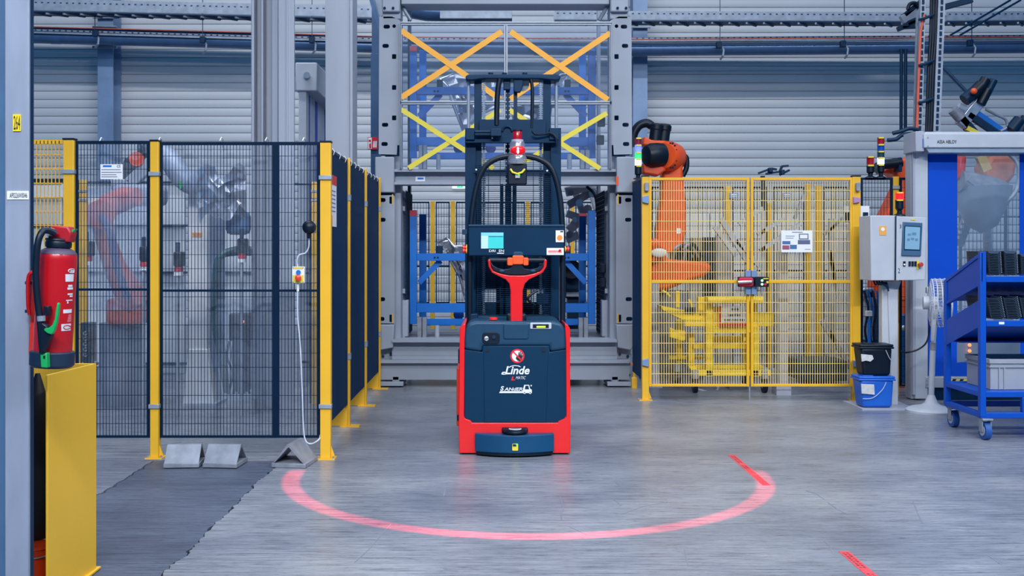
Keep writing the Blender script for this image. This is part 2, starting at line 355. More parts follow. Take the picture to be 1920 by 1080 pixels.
lettering('264', 25.5, 37.5, 217, 243, Y-.0055, INK, s, 'number')
s = MB().p(13, 54, 358, 374, Y-.003, .002).build('code_label', WHITE, t, label='white code label')
lettering('AP0226W0046', 18, 51, 361.5, 371, Y-.0045, INK, s, 'code')
for k, (x, y, w) in enumerate(((30, 417, 26), (26, 560, 18))):
    pass
# ribbed column and plain column behind the left fence
Y = 9.3; t = thing('hall_column', 'broad ribbed light-grey steel column behind the left wire fence', 'column', (PX(510, Y), Y, 0))
MB().p(522, 551, -260, 774, Y-.05, .05).build('flange', GREYL, t, bevel=.004)
MB().p(471, 523, -260, 774, Y+.16, .04).build('web', GREYL, t)
for a, b in ((471, 476), (489, 493), (509, 521)): MB().p(a, b, -260, 774, Y+.02, .14).build('rib', GREYL, t, bevel=.01)
MB().p(537, 540, -260, 774, Y-.062, .012).build('edge_strip', GREYL, t)
Y = 10.6; t = thing('hall_column', 'smooth grey steel column rising behind the dark barrier panels', 'column', (PX(635, Y), Y, 0))
MB().p(610, 656, -220, 735, Y, .3).build('face', GREYL, t, bevel=.005)
MB().p(656, 661, -220, 735, Y-.03, .36).build('edge_flange', GREYL, t, bevel=.004)
# roll door seen from the side between those columns
t = thing('roller_door', 'white roller door frame with blue striped curtain seen edge-on between hall columns', 'door', (-2.02, 11, 0))
zt = PZ(118, 11)
MB().box(-2.06, -1.98, 11.0, 11.16, 0, zt-.3).build('frame_post', WPAINT, t, bevel=.005)
MB().box(-2.06, -1.98, 13.5, 13.7, 0, zt-.3).build('frame_post', WPAINT, t, bevel=.005)
hd = MB().box(-2.09, -1.86, 10.97, 13.7, zt-.3, zt).build('header', WPAINT, t, bevel=.012)
MB().cyl((-1.96, 10.93, zt-.14), (-1.96, 10.97, zt-.14), .035).build('shaft_end', CHROME, hd)
for y in (11.25, 11.75, 12.4, 13.05): MB().box(-2.03, -2.005, y, y+.12, 0, zt-.3).build('blue_stripe', CURT, t)
MB().box(-2.02, -2.012, 11.16, 13.5, 0, zt-.3).build('curtain', M('door_curtain_white', (182, 192, 206), .5), t)
Y = 14.5; t = thing('hall_column', 'dark blue steel column behind the gate frame with red hose sign', 'column', (PX(702, Y), Y, 0))
DBC = M('dark_blue_column', (36, 74, 112), .45)
MB().p(695, 712, 100, 640, Y, .2).build('shaft', DBC, t, bevel=.005); MB().p(697, 712, -120, 100, Y+.1, .2).build('shaft', DBC, t)
s = MB().p(689.5, 708, 257, 280, Y-.05, .02); sg = s.build('hose_sign', M('sign_red', (196, 20, 36), .4), t, label='red fire hose sign')
MB().p(690.5, 697, 258, 279, Y-.054, .002).build('pictogram_field', WHITE, sg); 
MB().pp(disc(693.5, 264, 2.2), Y-.057, .002).build('pictogram', M('sign_red', ()), sg)
MB().pp([(692, 270), (695.5, 268), (696, 278), (692.5, 278)], Y-.057, .002).build('pictogram', M('sign_red', ()), sg)
for k in range(3): MB().pp([(699+k*2.6, 276), (700+k*2.6, 265), (701.5+k*2.6, 264), (700.7+k*2.6, 277)], Y-.054, .002).build('flame', WHITE, sg)
# inclined tray left of the gate frame and overhead beam
t = thing('cable_chute', 'inclined blue-grey cable chute running up beside the gate frame top', 'cable tray', W(700, 20, 13))
MB().beam(W(680, -60, 13), W(716, 60, 13), .05, .5).build('chute_side', PIPE, t); MB().beam(W(690, -60, 13.2), W(728, 60, 13.2), .1, .04).build('chute_edge', GALV, t)
t = thing('ventilation_duct', 'curved blue-grey metal duct seen behind the top of the gate frame', 'duct', W(765, 18, 14.5))
MB().tube([W(a, b, 14.8) for a, b in ((760, -40), (762, 8), (775, 20), (800, 24), (830, 25), (960, 25))], .12, 12).build('duct_run', PIPE, t)
MB().p(825, 960, 18, 34, 14.5, .05).build('perforated_rail', GALV, t)
# ------------------------------------------------------------------ tall grey gate frame (lift station) in the middle
G = thing('lift_station', 'tall grey steel lift gate with slotted uprights behind the truck', 'machine frame', (PX(945, 11), 11, 0))
YG = 11.0
def slot(cx, cy, w=12, h=7.5): return rrect(cx-w/2, cx+w/2, cy-h/2, cy+h/2, h*.42, 3)
def upright(sg, L):
    X = L
    up = MB(); up.p(*X(722, 752), -260, 720, YG+.16, .22); up = up.build('upright', GREY, G, bevel=.01)
    head = MB().p(*X(716, 750), -40, 22, YG-.05, .2).build('head_box', GREY, G, bevel=.012)
    for cx in (721, 737): MB().cyl(W(X(cx, cx)[0], 15, YG-.065), W(X(cx, cx)[0], 15, YG-.05), .014).build('bolt', NAVY, head)
    MB().p(*X(717, 751), 23, 36, YG, .16).build('collar', GREY, G, bevel=.01)
    def q(pts): return [(X(a, a)[0], b) for a, b in pts]
    out = q([(711, 31), (735, 31), (750, 38), (752, 44), (752, 272), (745, 272), (744, 290), (710, 289)])
    holes = [q(slot(725, 50)), q(slot(723, 86)), q(slot(722, 234)), q(slot(721, 270))]+[q(rrect(735, 743, y-4.5, y+4.5, 1.2, 2)) for y in (106, 164, 221)]+[q(disc(739, 49, 3.5, 10))]
    holed('slotted_guard_plate', GREY, out, holes, YG, .014, G)
    MB().p(*X(740, 752), 36, 290, YG+.02, .14).build('plate_return', GREY, G) if False else None
    mid = MB().p(*X(703, 739), 294, 361, YG-.04, .2).build('cover_box', GREY, G, bevel=.012)
    MB().p(*X(704, 737), 361, 368, YG+.03, .12).build('gap_rail', NAVY, G)
    out = q([(703, 366), (738, 366), (740, 370), (740, 606), (703, 606)])
    holed('slotted_guard_plate', GREY, out, [q(slot(717, 375)), q(slot(717, 412)), q(slot(716, 561)), q(slot(715, 598)), q(rrect(730, 736, 368.5, 382, 1.5, 2)), q(rrect(730, 736, 590, 604, 1.5, 2))], YG, .014, G)
    MB().p(*X(735, 737), 364, 384, YG-.004, .01).build('yellow_stripe', YEL, G); MB().p(*X(735, 737), 588, 606, YG-.004, .01).build('yellow_stripe', YEL, G)
    m = MB(); m.pp(q([(701, 609), (739, 609), (737, 652), (712, 657), (703, 643)]), YG-.03, .18); m.build('foot_cover', GREY, G, bevel=.01)
    MB().p(*X(704, 738), 300, 640, YG+.15, .02).build('dark_backing', NAVY, G)  # dark sheet added for the shade seen through the lower slots
    MB().p(*X(714, 750), 30, 292, YG+.15, .008).build('dark_backing', NAVY, G)  # same for the upper slots: inner shade put in as navy
    m = MB().p(*X(712, 757), 640, 716, YG+.1, .3).build('base_block', GREY, G, bevel=.008)
    for cx, cy in ((718, 668), (733, 664), (716, 682), (716, 703)): MB().cyl(W(X(cx, cx)[0], cy, YG+.085), W(X(cx, cx)[0], cy, YG+.1), .016, 12).build('bolt', NAVY, m)
    MB().p(*X(711, 756), 716, 724, YG-.05, .4).build('foot_plate', GREY, G, bevel=.004)
    MB().p(*X(735, 749), 705, 722, YG-.02, .1).build('levelling_foot', GALV, G, bevel=.01)
def LX(a, b): return (min(a, b), max(a, b))
def RX(a, b): return LX(1895-a, 1895-b)
upright(-1, LX); upright(1, RX)
MB().p(752, 1143, -40, 8, YG, .3).build('top_beam', GREY, G, bevel=.008)
m = MB(); m.p(738, 1155, 317, 322, YG-.02, .26); m.p(738, 1155, 341, 346, YG-.02, .26); m.p(738, 1155, 322, 341, YG+.08, .03); m.build('cross_beam', GREY, G)
s = MB().p(779, 797, 331, 340, YG-.004+.08, .003).build('maker_plate', WHITE, G); MB().p(783, 794, 333, 336.5, YG+.074, .002).build('maker_print', BLUE, s)
MB().p(1155, 1160, 331, 347, YG-.045, .004).build('orange_plate', ORANGE, G)
m = MB(); m.p(735, 1157, 637, 642, YG-.05, .3); m.p(735, 1157, 668, 674, YG-.05, .3); m.p(735, 1157, 642, 668, YG+.05, .04); m.build('base_beam', GREY, G)
m = MB(); m.p(712, 1180, 675, 681, YG-.08, .3); m.p(712, 1180, 681, 712, YG-.02, .05); m.build('base_beam', GREY, G)
for z, d in ((638, 1.6), (317, 1.6)): MB().p(745, 1148, z, z+4, YG+.2, d).build('deck', GREY, G)
# stop blocks and pins standing on both decks
for a, b, c, d, r in ((782, 800, 595, 638, 0), (815, 824, 610, 638, 1), (1085, 1103, 596, 638, 0), (785, 800, 272, 317, 0), (818, 826, 289, 317, 1), (1063, 1072, 289, 317, 1), (1088, 1106, 281, 317, 0)):
    m = MB(); Yb = YG+.3
    if r: m.cyl(W((a+b)/2, d, Yb), W((a+b)/2, c, Yb), (PX(b, Yb)-PX(a, Yb))/2); m.build('stop_pin', GREYL, G)
    else: m.p(a, (a+b)/2-.5, c, d, Yb, .09).p((a+b)/2+.5, b, c, d, Yb, .09); m.build('stop_block', CONC, G, bevel=.005)
# side walls of the station
for X, sx in ((LX, 1), (RX, -1)):
    xi = PX(X(746, 746)[0], 11.0); x2 = PX(X(752, 752)[0], 11.0)
    MB().box(min(xi, x2), max(xi, x2), 12.25, 12.4, 0, 5).build('rear_post', NAVY if sx > 0 else GREY, G, bevel=.006)
    MB().box(min(xi, xi+.02*sx), max(xi, xi+.02*sx), 11.4, 12.25, .45, 2.1).build('side_panel', GREY, G)
    for z in (.5, 1.0, 1.9, 2.05): MB().beam((xi+.03*sx, 11.35, z), (xi+.03*sx, 12.3, z-.1), .05, .03, up=(1, 0, 0)).build('side_brace', GREY, G)
    wires(11.35, 12.3, .5, 2.1, xi+.05*sx, .04, .05, .005, NAVY, G, 'side_mesh', axis='y')
    MB().box(xi+.02*sx-.06, xi+.02*sx+.06, 11.35, 11.5, .5, .9).build('drive_box', GREYL, G, bevel=.01)
for k, (px, py, w) in enumerate(((1131, 503, 5), (1131, 530, 5), (1128, 228, 7), (1126, 262, 7))):
    MB().p(px-w, px+w, py-9, py+9, 11.33, .06).build('sensor', BLACK, G, bevel=.01)
# upper guard: aluminium profiles with clear panels and warning tape
A = thing('clear_upper_guard', 'aluminium framed clear upper guard crossed with orange and yellow warning tape', 'guard', W(947, 318, 10.96))
YA = 10.94
for a, b, c, d in ((751, 1147, 40, 47), (751, 1147, 189, 196), (945, 952, 47, 189), (945, 951, 196, 316), (749, 753, 47, 316), (1143, 1147, 47, 316)): 
    m = MB(); m.p(a, b, c, d, YA, .04); pr = m.build('profile', ALU, A, bevel=.003)
    if b-a > d-c: MB().p(a, b, (c+d)/2-.8, (c+d)/2+.8, YA-.001, .002).build('groove', NAVY, pr)
    else: MB().p((a+b)/2-.6, (a+b)/2+.6, c, d, YA-.001, .002).build('groove', NAVY, pr)
for a, b, c, d in ((753, 945, 47, 189), (952, 1143, 47, 189), (753, 945, 196, 316), (951, 1143, 196, 316)):
    MB().p(a, b, c, d, YA+.016, .006).build('clear_pane', PLEXI, A)
def tape(p, q, mat, w=.058):
    o = .010-(.004 if p[0] < q[0] else 0)
    MB().beam(W(*p, YA+o), W(*q, YA+o), w, .002, up=(0, 1, 0)).build('warning_tape', mat, A)
tape((752, 57), (938, 186), ORTAPE); tape((941, 59), (752, 183), ORTAPE); tape((957, 59), (1140, 187), ORTAPE); tape((1144, 62), (957, 186), ORTAPE)
tape((752, 205), (925, 316), YLTAPE, .05); tape((938, 206), (766, 315), YLTAPE, .05); tape((1138, 212), (962, 316), YLTAPE, .05); tape((955, 206), (1125, 316), YLTAPE, .05)
for a in (1133, 760):
    t = MB().tube([W(a-10*(1 if a > 900 else -1), 38, 11.1), W(a, 22, 11.1), W(a+6*(1 if a > 900 else -1), 10, 11.1)], .02); t.build('corner_clip', GALV, A)
# ------------------------------------------------------------------ blue racks with stamped sheet parts
def rack(label, oy, Yr, cut):
    t = thing('transport_rack', label, 'rack', (PX(945, Yr), Yr, PZ(610+oy, Yr)), 'blue racks inside the lift station')
    def bx(n, a, b, c, d, dep=.07, dy=0): return MB().p(a, b, c+oy, d+oy, Yr+dy, dep).build(n, BLUE, t, bevel=.004)
    T = 394 if not cut else 398
    bx('post', 768, 781, T, 608); bx('post', 1103, 1117, T, 608)
    bx('post', 786, 799, T+8, 600, dy=.75); bx('post', 1086, 1099, T+8, 600, dy=.75)
    for a, b in ((768, 781), (1086, 1099)): MB().p(a, b, T-(0 if a < 900 else -6)+oy, T+11+oy, Yr-.004, .06).build('red_cap', M('cap_red', (176, 34, 60), .5), t)
    b1 = bx('beam', 781, 1103, 475, 489); bx('beam', 781, 1103, 569, 586); bx('beam', 790, 1100, 598, 610); bx('beam', 799, 1090, 478, 486, dy=.8)
    for px in (815, 821, 1060, 1066): MB().cyl(W(px, 483+oy, Yr-.006), W(px, 483+oy, Yr), .012, 10).build('hole_ring', NAVY, b1)
    for p, q in (((826, 489), (786, 530)), ((1060, 489), (1098, 530))): MB().beam(W(p[0], p[1]+oy, Yr+.1), W(q[0], q[1]+oy, Yr+.1), .06, .06).build('brace', BLUE, t)
    for x0, x1 in ((768, 781), (1103, 1117)):
        MB().beam(W((x0+x1)/2, 577+oy, Yr+.05), W((x0+x1)/2, 577+oy, Yr+.05)+Vector((0, .8, 0)), .07, .07).build('side_beam', BLUE, t)
        MB().beam(W((x0+x1)/2, 482+oy, Yr+.05), W((x0+x1)/2, 482+oy, Yr+.05)+Vector((0, .8, 0)), .06, .06).build('side_beam', BLUE, t)
    for px in (825, 1065): MB().p(px-6, px+5, 461+oy, 475+oy, Yr+.02, .06).build('support_bracket', NAVY, t, bevel=.004)
    for px in (860, 920, 1040): MB().cyl(W(px, 590+oy, Yr+.2), W(px, 590+oy, Yr+.4), .06).build('roller', BLUE, t)
    return t
rack('lower blue transport rack inside the lift station behind the truck', 0, 11.55, False)
rack('upper blue transport rack behind the clear taped guard', -312, 11.55, True)
def stamped(label, pix, Y, seed, grp):
    """pressed body panel: a curved flanged sheet following a jagged outline"""
    t = thing('stamped_panel', label, 'metal part', W(pix[0][0], max(q[1] for q in pix), Y), grp); r = random.Random(seed)
    n = len(pix); cx = sum(q[0] for q in pix)/n; cy = sum(q[1] for q in pix)/n
    m = MB(); vs = []; fs = []; K = 5
    for j in range(K+1):
        s = 1-j/K*.96
        for i, (a, b) in enumerate(pix):
            off = .07*math.sin(j*2.1+i*1.3)+r.uniform(-.02, .02)
            p = W(cx+(a-cx)*s, cy+(b-cy)*s, Y); vs.append(p+Vector((0, off if j else 0, 0)))
    for j in range(K):
        for i in range(n): fs.append((j*n+i, j*n+(i+1) % n, (j+1)*n+(i+1) % n, (j+1)*n+i))
    m.add(vs, fs); o = m.build('sheet', SILV, t); md = o.modifiers.new('thickness', 'SOLIDIFY'); md.thickness = .012
    MB().tube([W(a, b, Y-.01) for a, b in pix], .014, 6, close=True).build('flange_rim', SILV, t)
    for i in range(0, n, 2):
        a, b = pix[i]; MB().cyl(W(cx+(a-cx)*.62, cy+(b-cy)*.62, Y-.03), W(cx+(a-cx)*.62, cy+(b-cy)*.62, Y+.05), .03, 12).build('boss', SILV, t)
stamped('silver pressed panel left of the truck in the lower blue rack', [(820, 455), (838, 446), (852, 462), (880, 460), (900, 470), (900, 540), (884, 566), (872, 560), (862, 520), (845, 490), (838, 472)], 12.0, 1, 'pressed panels in the racks')
stamped('silver pressed panel at the left of the upper rack behind orange tape', [(826, 148), (850, 138), (880, 142), (930, 146), (935, 200), (900, 215), (880, 245), (868, 246), (858, 220), (845, 185), (842, 165)], 12.0, 2, 'pressed panels in the racks')
stamped('silver pressed panel at the right of the upper rack', [(960, 200), (1000, 196), (1038, 200), (1060, 150), (1068, 138), (1052, 140), (1040, 150), (1030, 228), (990, 236), (962, 230)], 12.0, 3, 'pressed panels in the racks')
# gripper seen through the lower right opening
t = thing('robot_gripper', 'silver and black robot gripper reaching into the lower right of the lift station', 'gripper', W(1090, 470, 12.9))
for i, (p, q, w) in enumerate((((1060, 360), (1120, 345), .12), ((1065, 385), (1110, 360), .10), ((1062, 400), (1120, 420), .09), ((1075, 350), (1100, 420), .08), ((1066, 432), (1088, 410), .12), ((1062, 450), (1085, 440), .1), ((1105, 350), (1122, 405), .07))):
    MB().beam(W(*p, 12.9+.06*i), W(*q, 12.9+.06*i), w, .1).build('arm_link', WPAINT if i % 2 == 0 else GREYL, t, bevel=.01)
for i, (a, b) in enumerate(((1071, 362), (1086, 380), (1102, 392), (1078, 412), (1068, 440), (1112, 362))): MB().cyl(W(a, b, 12.78), W(a, b, 13.0), .035+.01*(i % 3), 14).build('joint', CHROME if i % 2 else CONC, t)
MB().tube(smoothpath([W(1100, 350, 12.8), W(1115, 365, 12.75), W(1119, 392, 12.8), W(1112, 400, 12.85)]), .018).build('cable', BLACK, t)
t = thing('machine_unit', 'dark blue machine unit low behind the right rack post', 'machine', W(1075, 560, 13.4))
MB().p(1060, 1092, 500, 560, 13.4, .3).build('housing', NAVY, t, bevel=.02); MB().cyl(W(1072, 505, 13.2), W(1072, 505, 13.4), .12).build('motor', BLACK, t); MB().p(1064, 1088, 560, 676, 13.45, .2).build('stand', NAVY, t); MB().p(1062, 1085, 548, 556, 13.36, .05).build('rail', GALV, t)
# rear safety fence far behind the station, exit sign
t = thing('rear_fence', 'far dark wire fence with yellow posts seen through the lift station', 'fence', (PX(950, 17), 17, 0))
for a, b in ((807, 815), (845, 853), (986, 993), (1070, 1077)): MB().p(a, b, 377, 640, 17, .06).build('post', YEL, t, bevel=.005)
for a, b in ((760, 805), (817, 843), (855, 984), (995, 1068), (1079, 1130)):
    m = MB(); m.p(a, b, 378, 381, 17.01, .03); m.p(a, b, 498, 501, 17.01, .03); m.p(a, b, 566, 569, 17.01, .03); m.p(a, a+2, 378, 569, 17.01, .03); m.p(b-2, b, 378, 569, 17.01, .03); m.build('panel_frame', NAVY, t)
    wires(PX(a, 17), PX(b, 17), PZ(569, 17), PZ(378, 17), 17.02, .05, .2, .006, NAVY, t)
t = thing('exit_sign', 'green and white emergency exit sign far behind the lift station', 'sign', W(859, 353, 19.9))
EG = M('exit_green', (40, 210, 130), .4, emit=1.2, ecol=(60, 230, 160)); EW = M('exit_white', (235, 245, 245), .4, emit=1.0)
MB().p(848, 872, 344, 353, 19.9, .09).build('box', EW, t); MB().p(857, 868, 345, 352, 19.89, .008).build('green_field', EG, t); MB().pp([(861, 347), (864.5, 347), (863, 350.5)], 19.88, .008).build('arrow', EW, t)
# ------------------------------------------------------------------ left fence line
YF = 7.2
def fence_post(name, label, a, b, Y, top=265, base=861, group=None, foot=True, dep=.06, clips=(), cap=True):
    t = thing(name, label, 'fence post', (PX((a+b)/2, Y), Y, 0), group)
    x0, x1 = PX(a, Y), PX(b, Y); zt = PZ(top, Y)
    MB().box(x0, x1, Y, Y+dep, .006, zt).build('tube', YEL, t, bevel=.004)
    if cap: MB().box(x0-.003, x1+.003, Y-.003, Y+dep+.003, zt, zt+.012).build('cap', BLACK, t)
    if foot:
        MB().box(x0-.03, x1+.03, Y-.02, Y+dep+.03, 0, .007).build('foot_plate', YEL, t)
        m = MB(); m.ext([(x1, Y+.02, .007), (x1+.03, Y+.02, .007), (x1, Y+.02, .09)], (0, .012, 0)); m.build('gusset', YEL, t)
        for x in (x0-.018, x1+.018): MB().cyl((x, Y+.0, .007), (x, Y+.0, .022), .008, 8).build('anchor_bolt', GALV, t)
    for py in clips: MB().box(x0-.008, x1+.008, Y-.012, Y+.03, PZ(py+4, Y), PZ(py-4, Y)).build('panel_clip', GALV, t, bevel=.003)
    return t
def fence_panel(label, a, b, c, d, Y, mids=(), muls=(), group='dark wire panels of the left fence', sx=.0222, sz=.1):
    t = thing('wire_fence', label, 'fence panel', (PX((a+b)/2, Y), Y, PZ(d, Y)), group)
    fr = .022
    x0, x1, z0, z1 = PX(a, Y), PX(b, Y), PZ(d, Y), PZ(c, Y)
    for q in ((x0, x0+fr, z0, z1), (x1-fr, x1, z0, z1), (x0+fr, x1-fr, z1-fr, z1), (x0+fr, x1-fr, z0, z0+fr*.7)):
        MB().box(q[0], q[1], Y, Y+.02, q[2], q[3]).build('frame_bar', MESHD, t)
    for py in mids: MB().box(x0+fr, x1-fr, Y+.004, Y+.02, PZ(py, Y)-.008, PZ(py, Y)+.008).build('mid_bar', MESHD, t)
    for (p, q) in muls: MB().box(PX(p, Y), PX(q, Y), Y-.003, Y+.017, z0+.001, z1-.001).build('upright_bar', MESHD, t)
    wires(x0+fr, x1-fr, z0, z1, Y+.01, sx, sz, .0034, MESHD, t)
    return t
fence_post('fence_post', 'yellow fence post beside the fire extinguisher at the left', 118, 138, YF, top=262, clips=(322,))
fence_post('fence_post', 'yellow fence post between the two left wire panels', 281, 297, YF, clips=(326, 762))
fence_post('fence_post', 'thick yellow corner post of the left fence beside the dark barrier', 600, 620, YF-.03, top=267, clips=(333, 762))
fence_panel('narrow dark wire panel behind the fire extinguisher', 139, 281, 264, 821, YF+.03, (543,))
fence_panel('wide dark wire panel with a button box hung on it', 298, 600, 266, 821, YF+.03, (545,), ((511, 523),))
# yellow barred panel at far left
t = thing('barred_fence', 'yellow barred gate panel behind the near column at far left', 'fence panel', (PX(80, YF), YF, .1))
Y = YF+.03
for q in ((40, 118, 262, 270), (40, 118, 815, 821)): MB().p(*q, Y, .03).build('frame_bar', YEL, t)
MB().p(40, 118, 335, 340, Y+.02, .02).build('dark_rail', NAVY, t)
wires(PX(40, Y), PX(118, Y), PZ(820, Y), PZ(264, Y), Y, .026, .1, .006, YEL, t, 'bars')
# clear curtain hung behind the wire panels
t = thing('plastic_curtain', 'hazy clear plastic curtain hung behind the left wire panels', 'curtain', (PX(370, 7.4), 7.42, .1))
def cur(u, v):
    x = PX(142, 7.4)+(PX(598, 7.4)-PX(142, 7.4))*u
    return Vector((x, 7.42+.035*math.sin(u*37)+.02*math.sin(u*71+v*3)+.012*math.sin(v*9+u*15), PZ(818, 7.4)+(PZ(270, 7.4)-PZ(818, 7.4))*v))
MB().grid(cur, 110, 12).build('sheet', FOIL, t)
for px in (190, 300, 415, 500, 570): MB().tube([W(px-3, 264, 7.2), W(px, 258, 7.23), W(px+3, 262, 7.27), W(px+2, 276, 7.4)], .0035, 6).build('cable_tie', WHITE, t)
# type plate on the narrow panel
t = thing('type_plate', 'white machine type plate wired to the narrow panel', 'sign', W(209, 336, YF+.015))
MB().p(188, 230, 308, 336, YF+.018, .004).build('plate', WHITE, t)
lettering('CE', 219, 226, 309.5, 314, YF+.016, INK, t, 'ce_mark')
MB().p(193, 209, 310, 313, YF+.0165, .001).build('printed_heading', BLUE, t)
for k, (w, y) in enumerate(((36, 318), (38, 323), (28, 327.5), (30, 331.5))): MB().p(190, 190+w, y-.6, y+.6, YF+.0165, .001).build('printed_line', M('print_grey', (110, 116, 130), .6), t)
# button box, hooter ball and its white cable
t = thing('button_box', 'white and yellow button box with blue and red buttons on the fence', 'button box', W(558, 532, YF-.01))
MB().pp(rrect(547.5, 570.5, 500, 531, 1.5), YF-.03, .05).build('case', WHITE, t, bevel=.003)
MB().p(549, 569, 516, 530, YF-.033, .003).build('yellow_field', YLTAPE, t); MB().p(550, 568, 500.5, 504, YF-.033, .003).build('yellow_strip', YLTAPE, t)
MB().cyl(W(559.5, 510.5, YF-.045), W(559.5, 510.5, YF-.03), .016).build('blue_button', M('button_blue', (24, 110, 196), .35), t)
MB().rev(W(559, 521, YF-.03), W(559, 521, YF-.065), [(0, .013), (.35, .013), (.4, .021), (.85, .021), (1, .014)]).build('red_button', M('button_red', (222, 60, 56), .35), t)
for c in ((549.5, 502), (568.5, 502), (549.5, 529), (568.5, 529)): MB().cyl(W(*c, YF-.034), W(*c, YF-.03), .003, 8).build('screw', INK, t)
MB().cyl(W(558.5, 532, YF-.01), W(558.5, 546, YF-.01), .009).build('cable_gland', WHITE, t)
t = thing('call_ball', 'black ball-shaped sounder hung on the fence above the button box', 'sounder', W(579, 438, YF-.03))
MB().ball(W(579.5, 426, YF-.05), .047, n=24, m=16).build('ball', BLACK, t); MB().cyl(W(579, 436, YF-.05), W(579, 446, YF-.04), .013).build('neck', BLACK, t)
MB().p(585, 592, 416, 437, YF-.02, .02).build('bracket', GALV, t, bevel=.002)
t = thing('white_cable', 'white cable hanging down the fence from the button box to the floor', 'cable', W(560, 830, YF-.02))
CBL = M('cable_white', (196, 204, 220), .45)
MB().tube(smoothpath([W(579, 444, YF-.03), W(579, 462, YF-.02), W(573, 474, YF-.015), W(561, 478, YF-.015), W(557, 488, YF-.015), W(558, 500, YF-.01)]), .005, 7).build('upper_lead', CBL, t)
MB().tube(smoothpath([W(558, 545, YF-.015), W(558, 590, YF-.02), W(563, 650, YF-.02), W(566, 720, YF-.02), W(569, 800, YF-.02), W(573, 826, YF-.03), W(584, 832, YF-.05), W(598, 824, YF-.05), W(600, 815, YF+.05)]), .005, 7).build('lower_lead', CBL, t)
# ------------------------------------------------------------------ dark barrier panels running back from the corner post
def zt(px, py, Y): return PZ(py, Y)
bx = -1.195; segs = [(7.27, 8.5), (8.56, 9.62), (9.68, 10.8)]
lab = ['nearest dark barrier panel with a red and white notice', 'middle dark barrier panel between slim yellow posts', 'rear dark barrier panel next to the lift station']
for k, (ya, yb) in enumerate(segs):
    t = thing('dark_barrier', lab[k], 'barrier panel', (bx, (ya+yb)/2, .18), 'dark barrier panels')
    MB().box(bx-.015, bx, ya, yb, .18, 2.18).build('sheet', BARR, t)
    MB().box(bx-.02, bx+.004, ya, yb, 2.165, 2.185).build('top_edge', NAVY, t)
    MB().box(bx-.02, bx+.004, ya, ya+.03, .18, 2.18).build('end_edge', NAVY, t); MB().box(bx-.02, bx+.004, yb-.03, yb, .18, 2.18).build('end_edge', NAVY, t)
    for j in range(4):
        y = ya+(yb-ya)*(j+.5)/4; MB().tube([(bx+.006, y, 2.15), (bx+.014, y, 2.175), (bx, y+.01, 2.20), (bx-.02, y, 2.18)], .0025, 6).build('cable_tie', WHITE, t)
    if k == 0:
        n = MB().box(bx, bx+.004, 7.54, 7.90, 1.62, 2.0).build('notice', WHITE, t, label='white notice with red borders')
        MB().box(bx+.004, bx+.006, 7.54, 7.90, 1.93, 2.0).build('red_band', M('notice_red', (206, 44, 40), .5), n); MB().box(bx+.004, bx+.006, 7.54, 7.68, 1.62, 1.70).build('red_corner', M('notice_red', ()), n)
        for j in range(6): MB().box(bx+.004, bx+.0055, 7.60, 7.84, 1.73+j*.03, 1.737+j*.03).build('printed_line', BLUE, n)
for k, (y, l) in enumerate(((8.53, 'slim yellow post on the first joint of the dark barrier'), (9.65, 'slim yellow post on the second joint of the dark barrier'), (10.83, 'slim yellow post at the end of the dark barrier'))):
    t = thing('barrier_post', l, 'fence post', (bx, y, 0), 'slim posts of the dark barrier')
    MB().box(bx+.002, bx+.022, y-.02, y+.02, 0, 2.2).build('tube', YEL, t, bevel=.004)
    MB().box(bx-.06, bx+.1, y-.05, y+.05, 0, .008).build('foot_plate', YEL, t)
    m = MB(); m.ext([(bx+.002, y-.02, .008), (bx-.18, y-.02, .008), (bx-.05, y-.02, .2), (bx+.002, y-.02, .32)], (0, .012, 0)); m.build('gusset', YEL, t)
    for z in (.55, 1.85): MB().box(bx, bx+.027, y-.026, y+.026, z, z+.05).build('panel_clip', GALV, t)
# ------------------------------------------------------------------ three wedge blocks on the floor
def wedge(label, cx, cy, w, d, rot, h=.135):
    t = thing('wedge_block', label, 'wedge', (cx, cy, 0), 'metal wedge blocks in front of the left fence')
    R = Matrix.Rotation(rot, 3, 'Z'); C = Vector((cx, cy, 0))
    def T(p): return R @ p + C
    m = MB(); m.ext([(-w/2, -d/2, .03), (-w/2, -d/2+.008, .03+.004), (-w/2, 0, h-.012), (-w/2, d/2-.008, .034), (-w/2, d/2, .03), (-w/2, .012, h+.004), (-w/2, -.012, h+.004)], (w, 0, 0)); m.xf(T).build('folded_sheet', CONC, t)
    MB().box(-w/2-.004, w/2+.004, -d/2-.012, d/2+.012, .001, .03).xf(T).build('base_plate', CONC, t, bevel=.003)
wedge('scuffed metal wedge block nearest the yellow middle fence post', PX(345, 6.98), 7.0, .225, .2, math.radians(4))
wedge('clean metal wedge block second from the yellow middle post', PX(421, 6.98), 7.0, .225, .2, math.radians(-5))
wedge('open-ended metal wedge block beside the corner fence post', PX(552, 7.0), 7.02, .26, .21, math.radians(82), .15)
# ------------------------------------------------------------------ inside the left robot cell
CELL = M('cell_panel_grey', (206, 210, 216), .5, var=.06)
t = thing('cell_wall_unit', 'pale grey panel wall with dark rails at the back of the left robot cell', 'machine wall', (PX(250, 11.6), 11.6, 0))
for a, b in ((40, 115), (120, 215), (218, 345)): MB().p(a, b, 345, 700, 11.6, .08).build('panel', CELL, t, bevel=.01)
for c in (340, 421, 509, 680): MB().p(40, 350, c, c+4, 11.56, .04).build('rail', NAVY, t)
MB().p(40, 350, 700, 716, 11.65, .05).build('plinth', CELL, t)
MB().p(405, 475, 345, 690, 11.6, .08).build('panel', CELL, t, bevel=.01); MB().p(405, 475, 509, 513, 11.56, .04).build('rail', NAVY, t)
MB().p(40, 118, 347, 370, 11.5, .05).build('panel_cap', CELL, t)
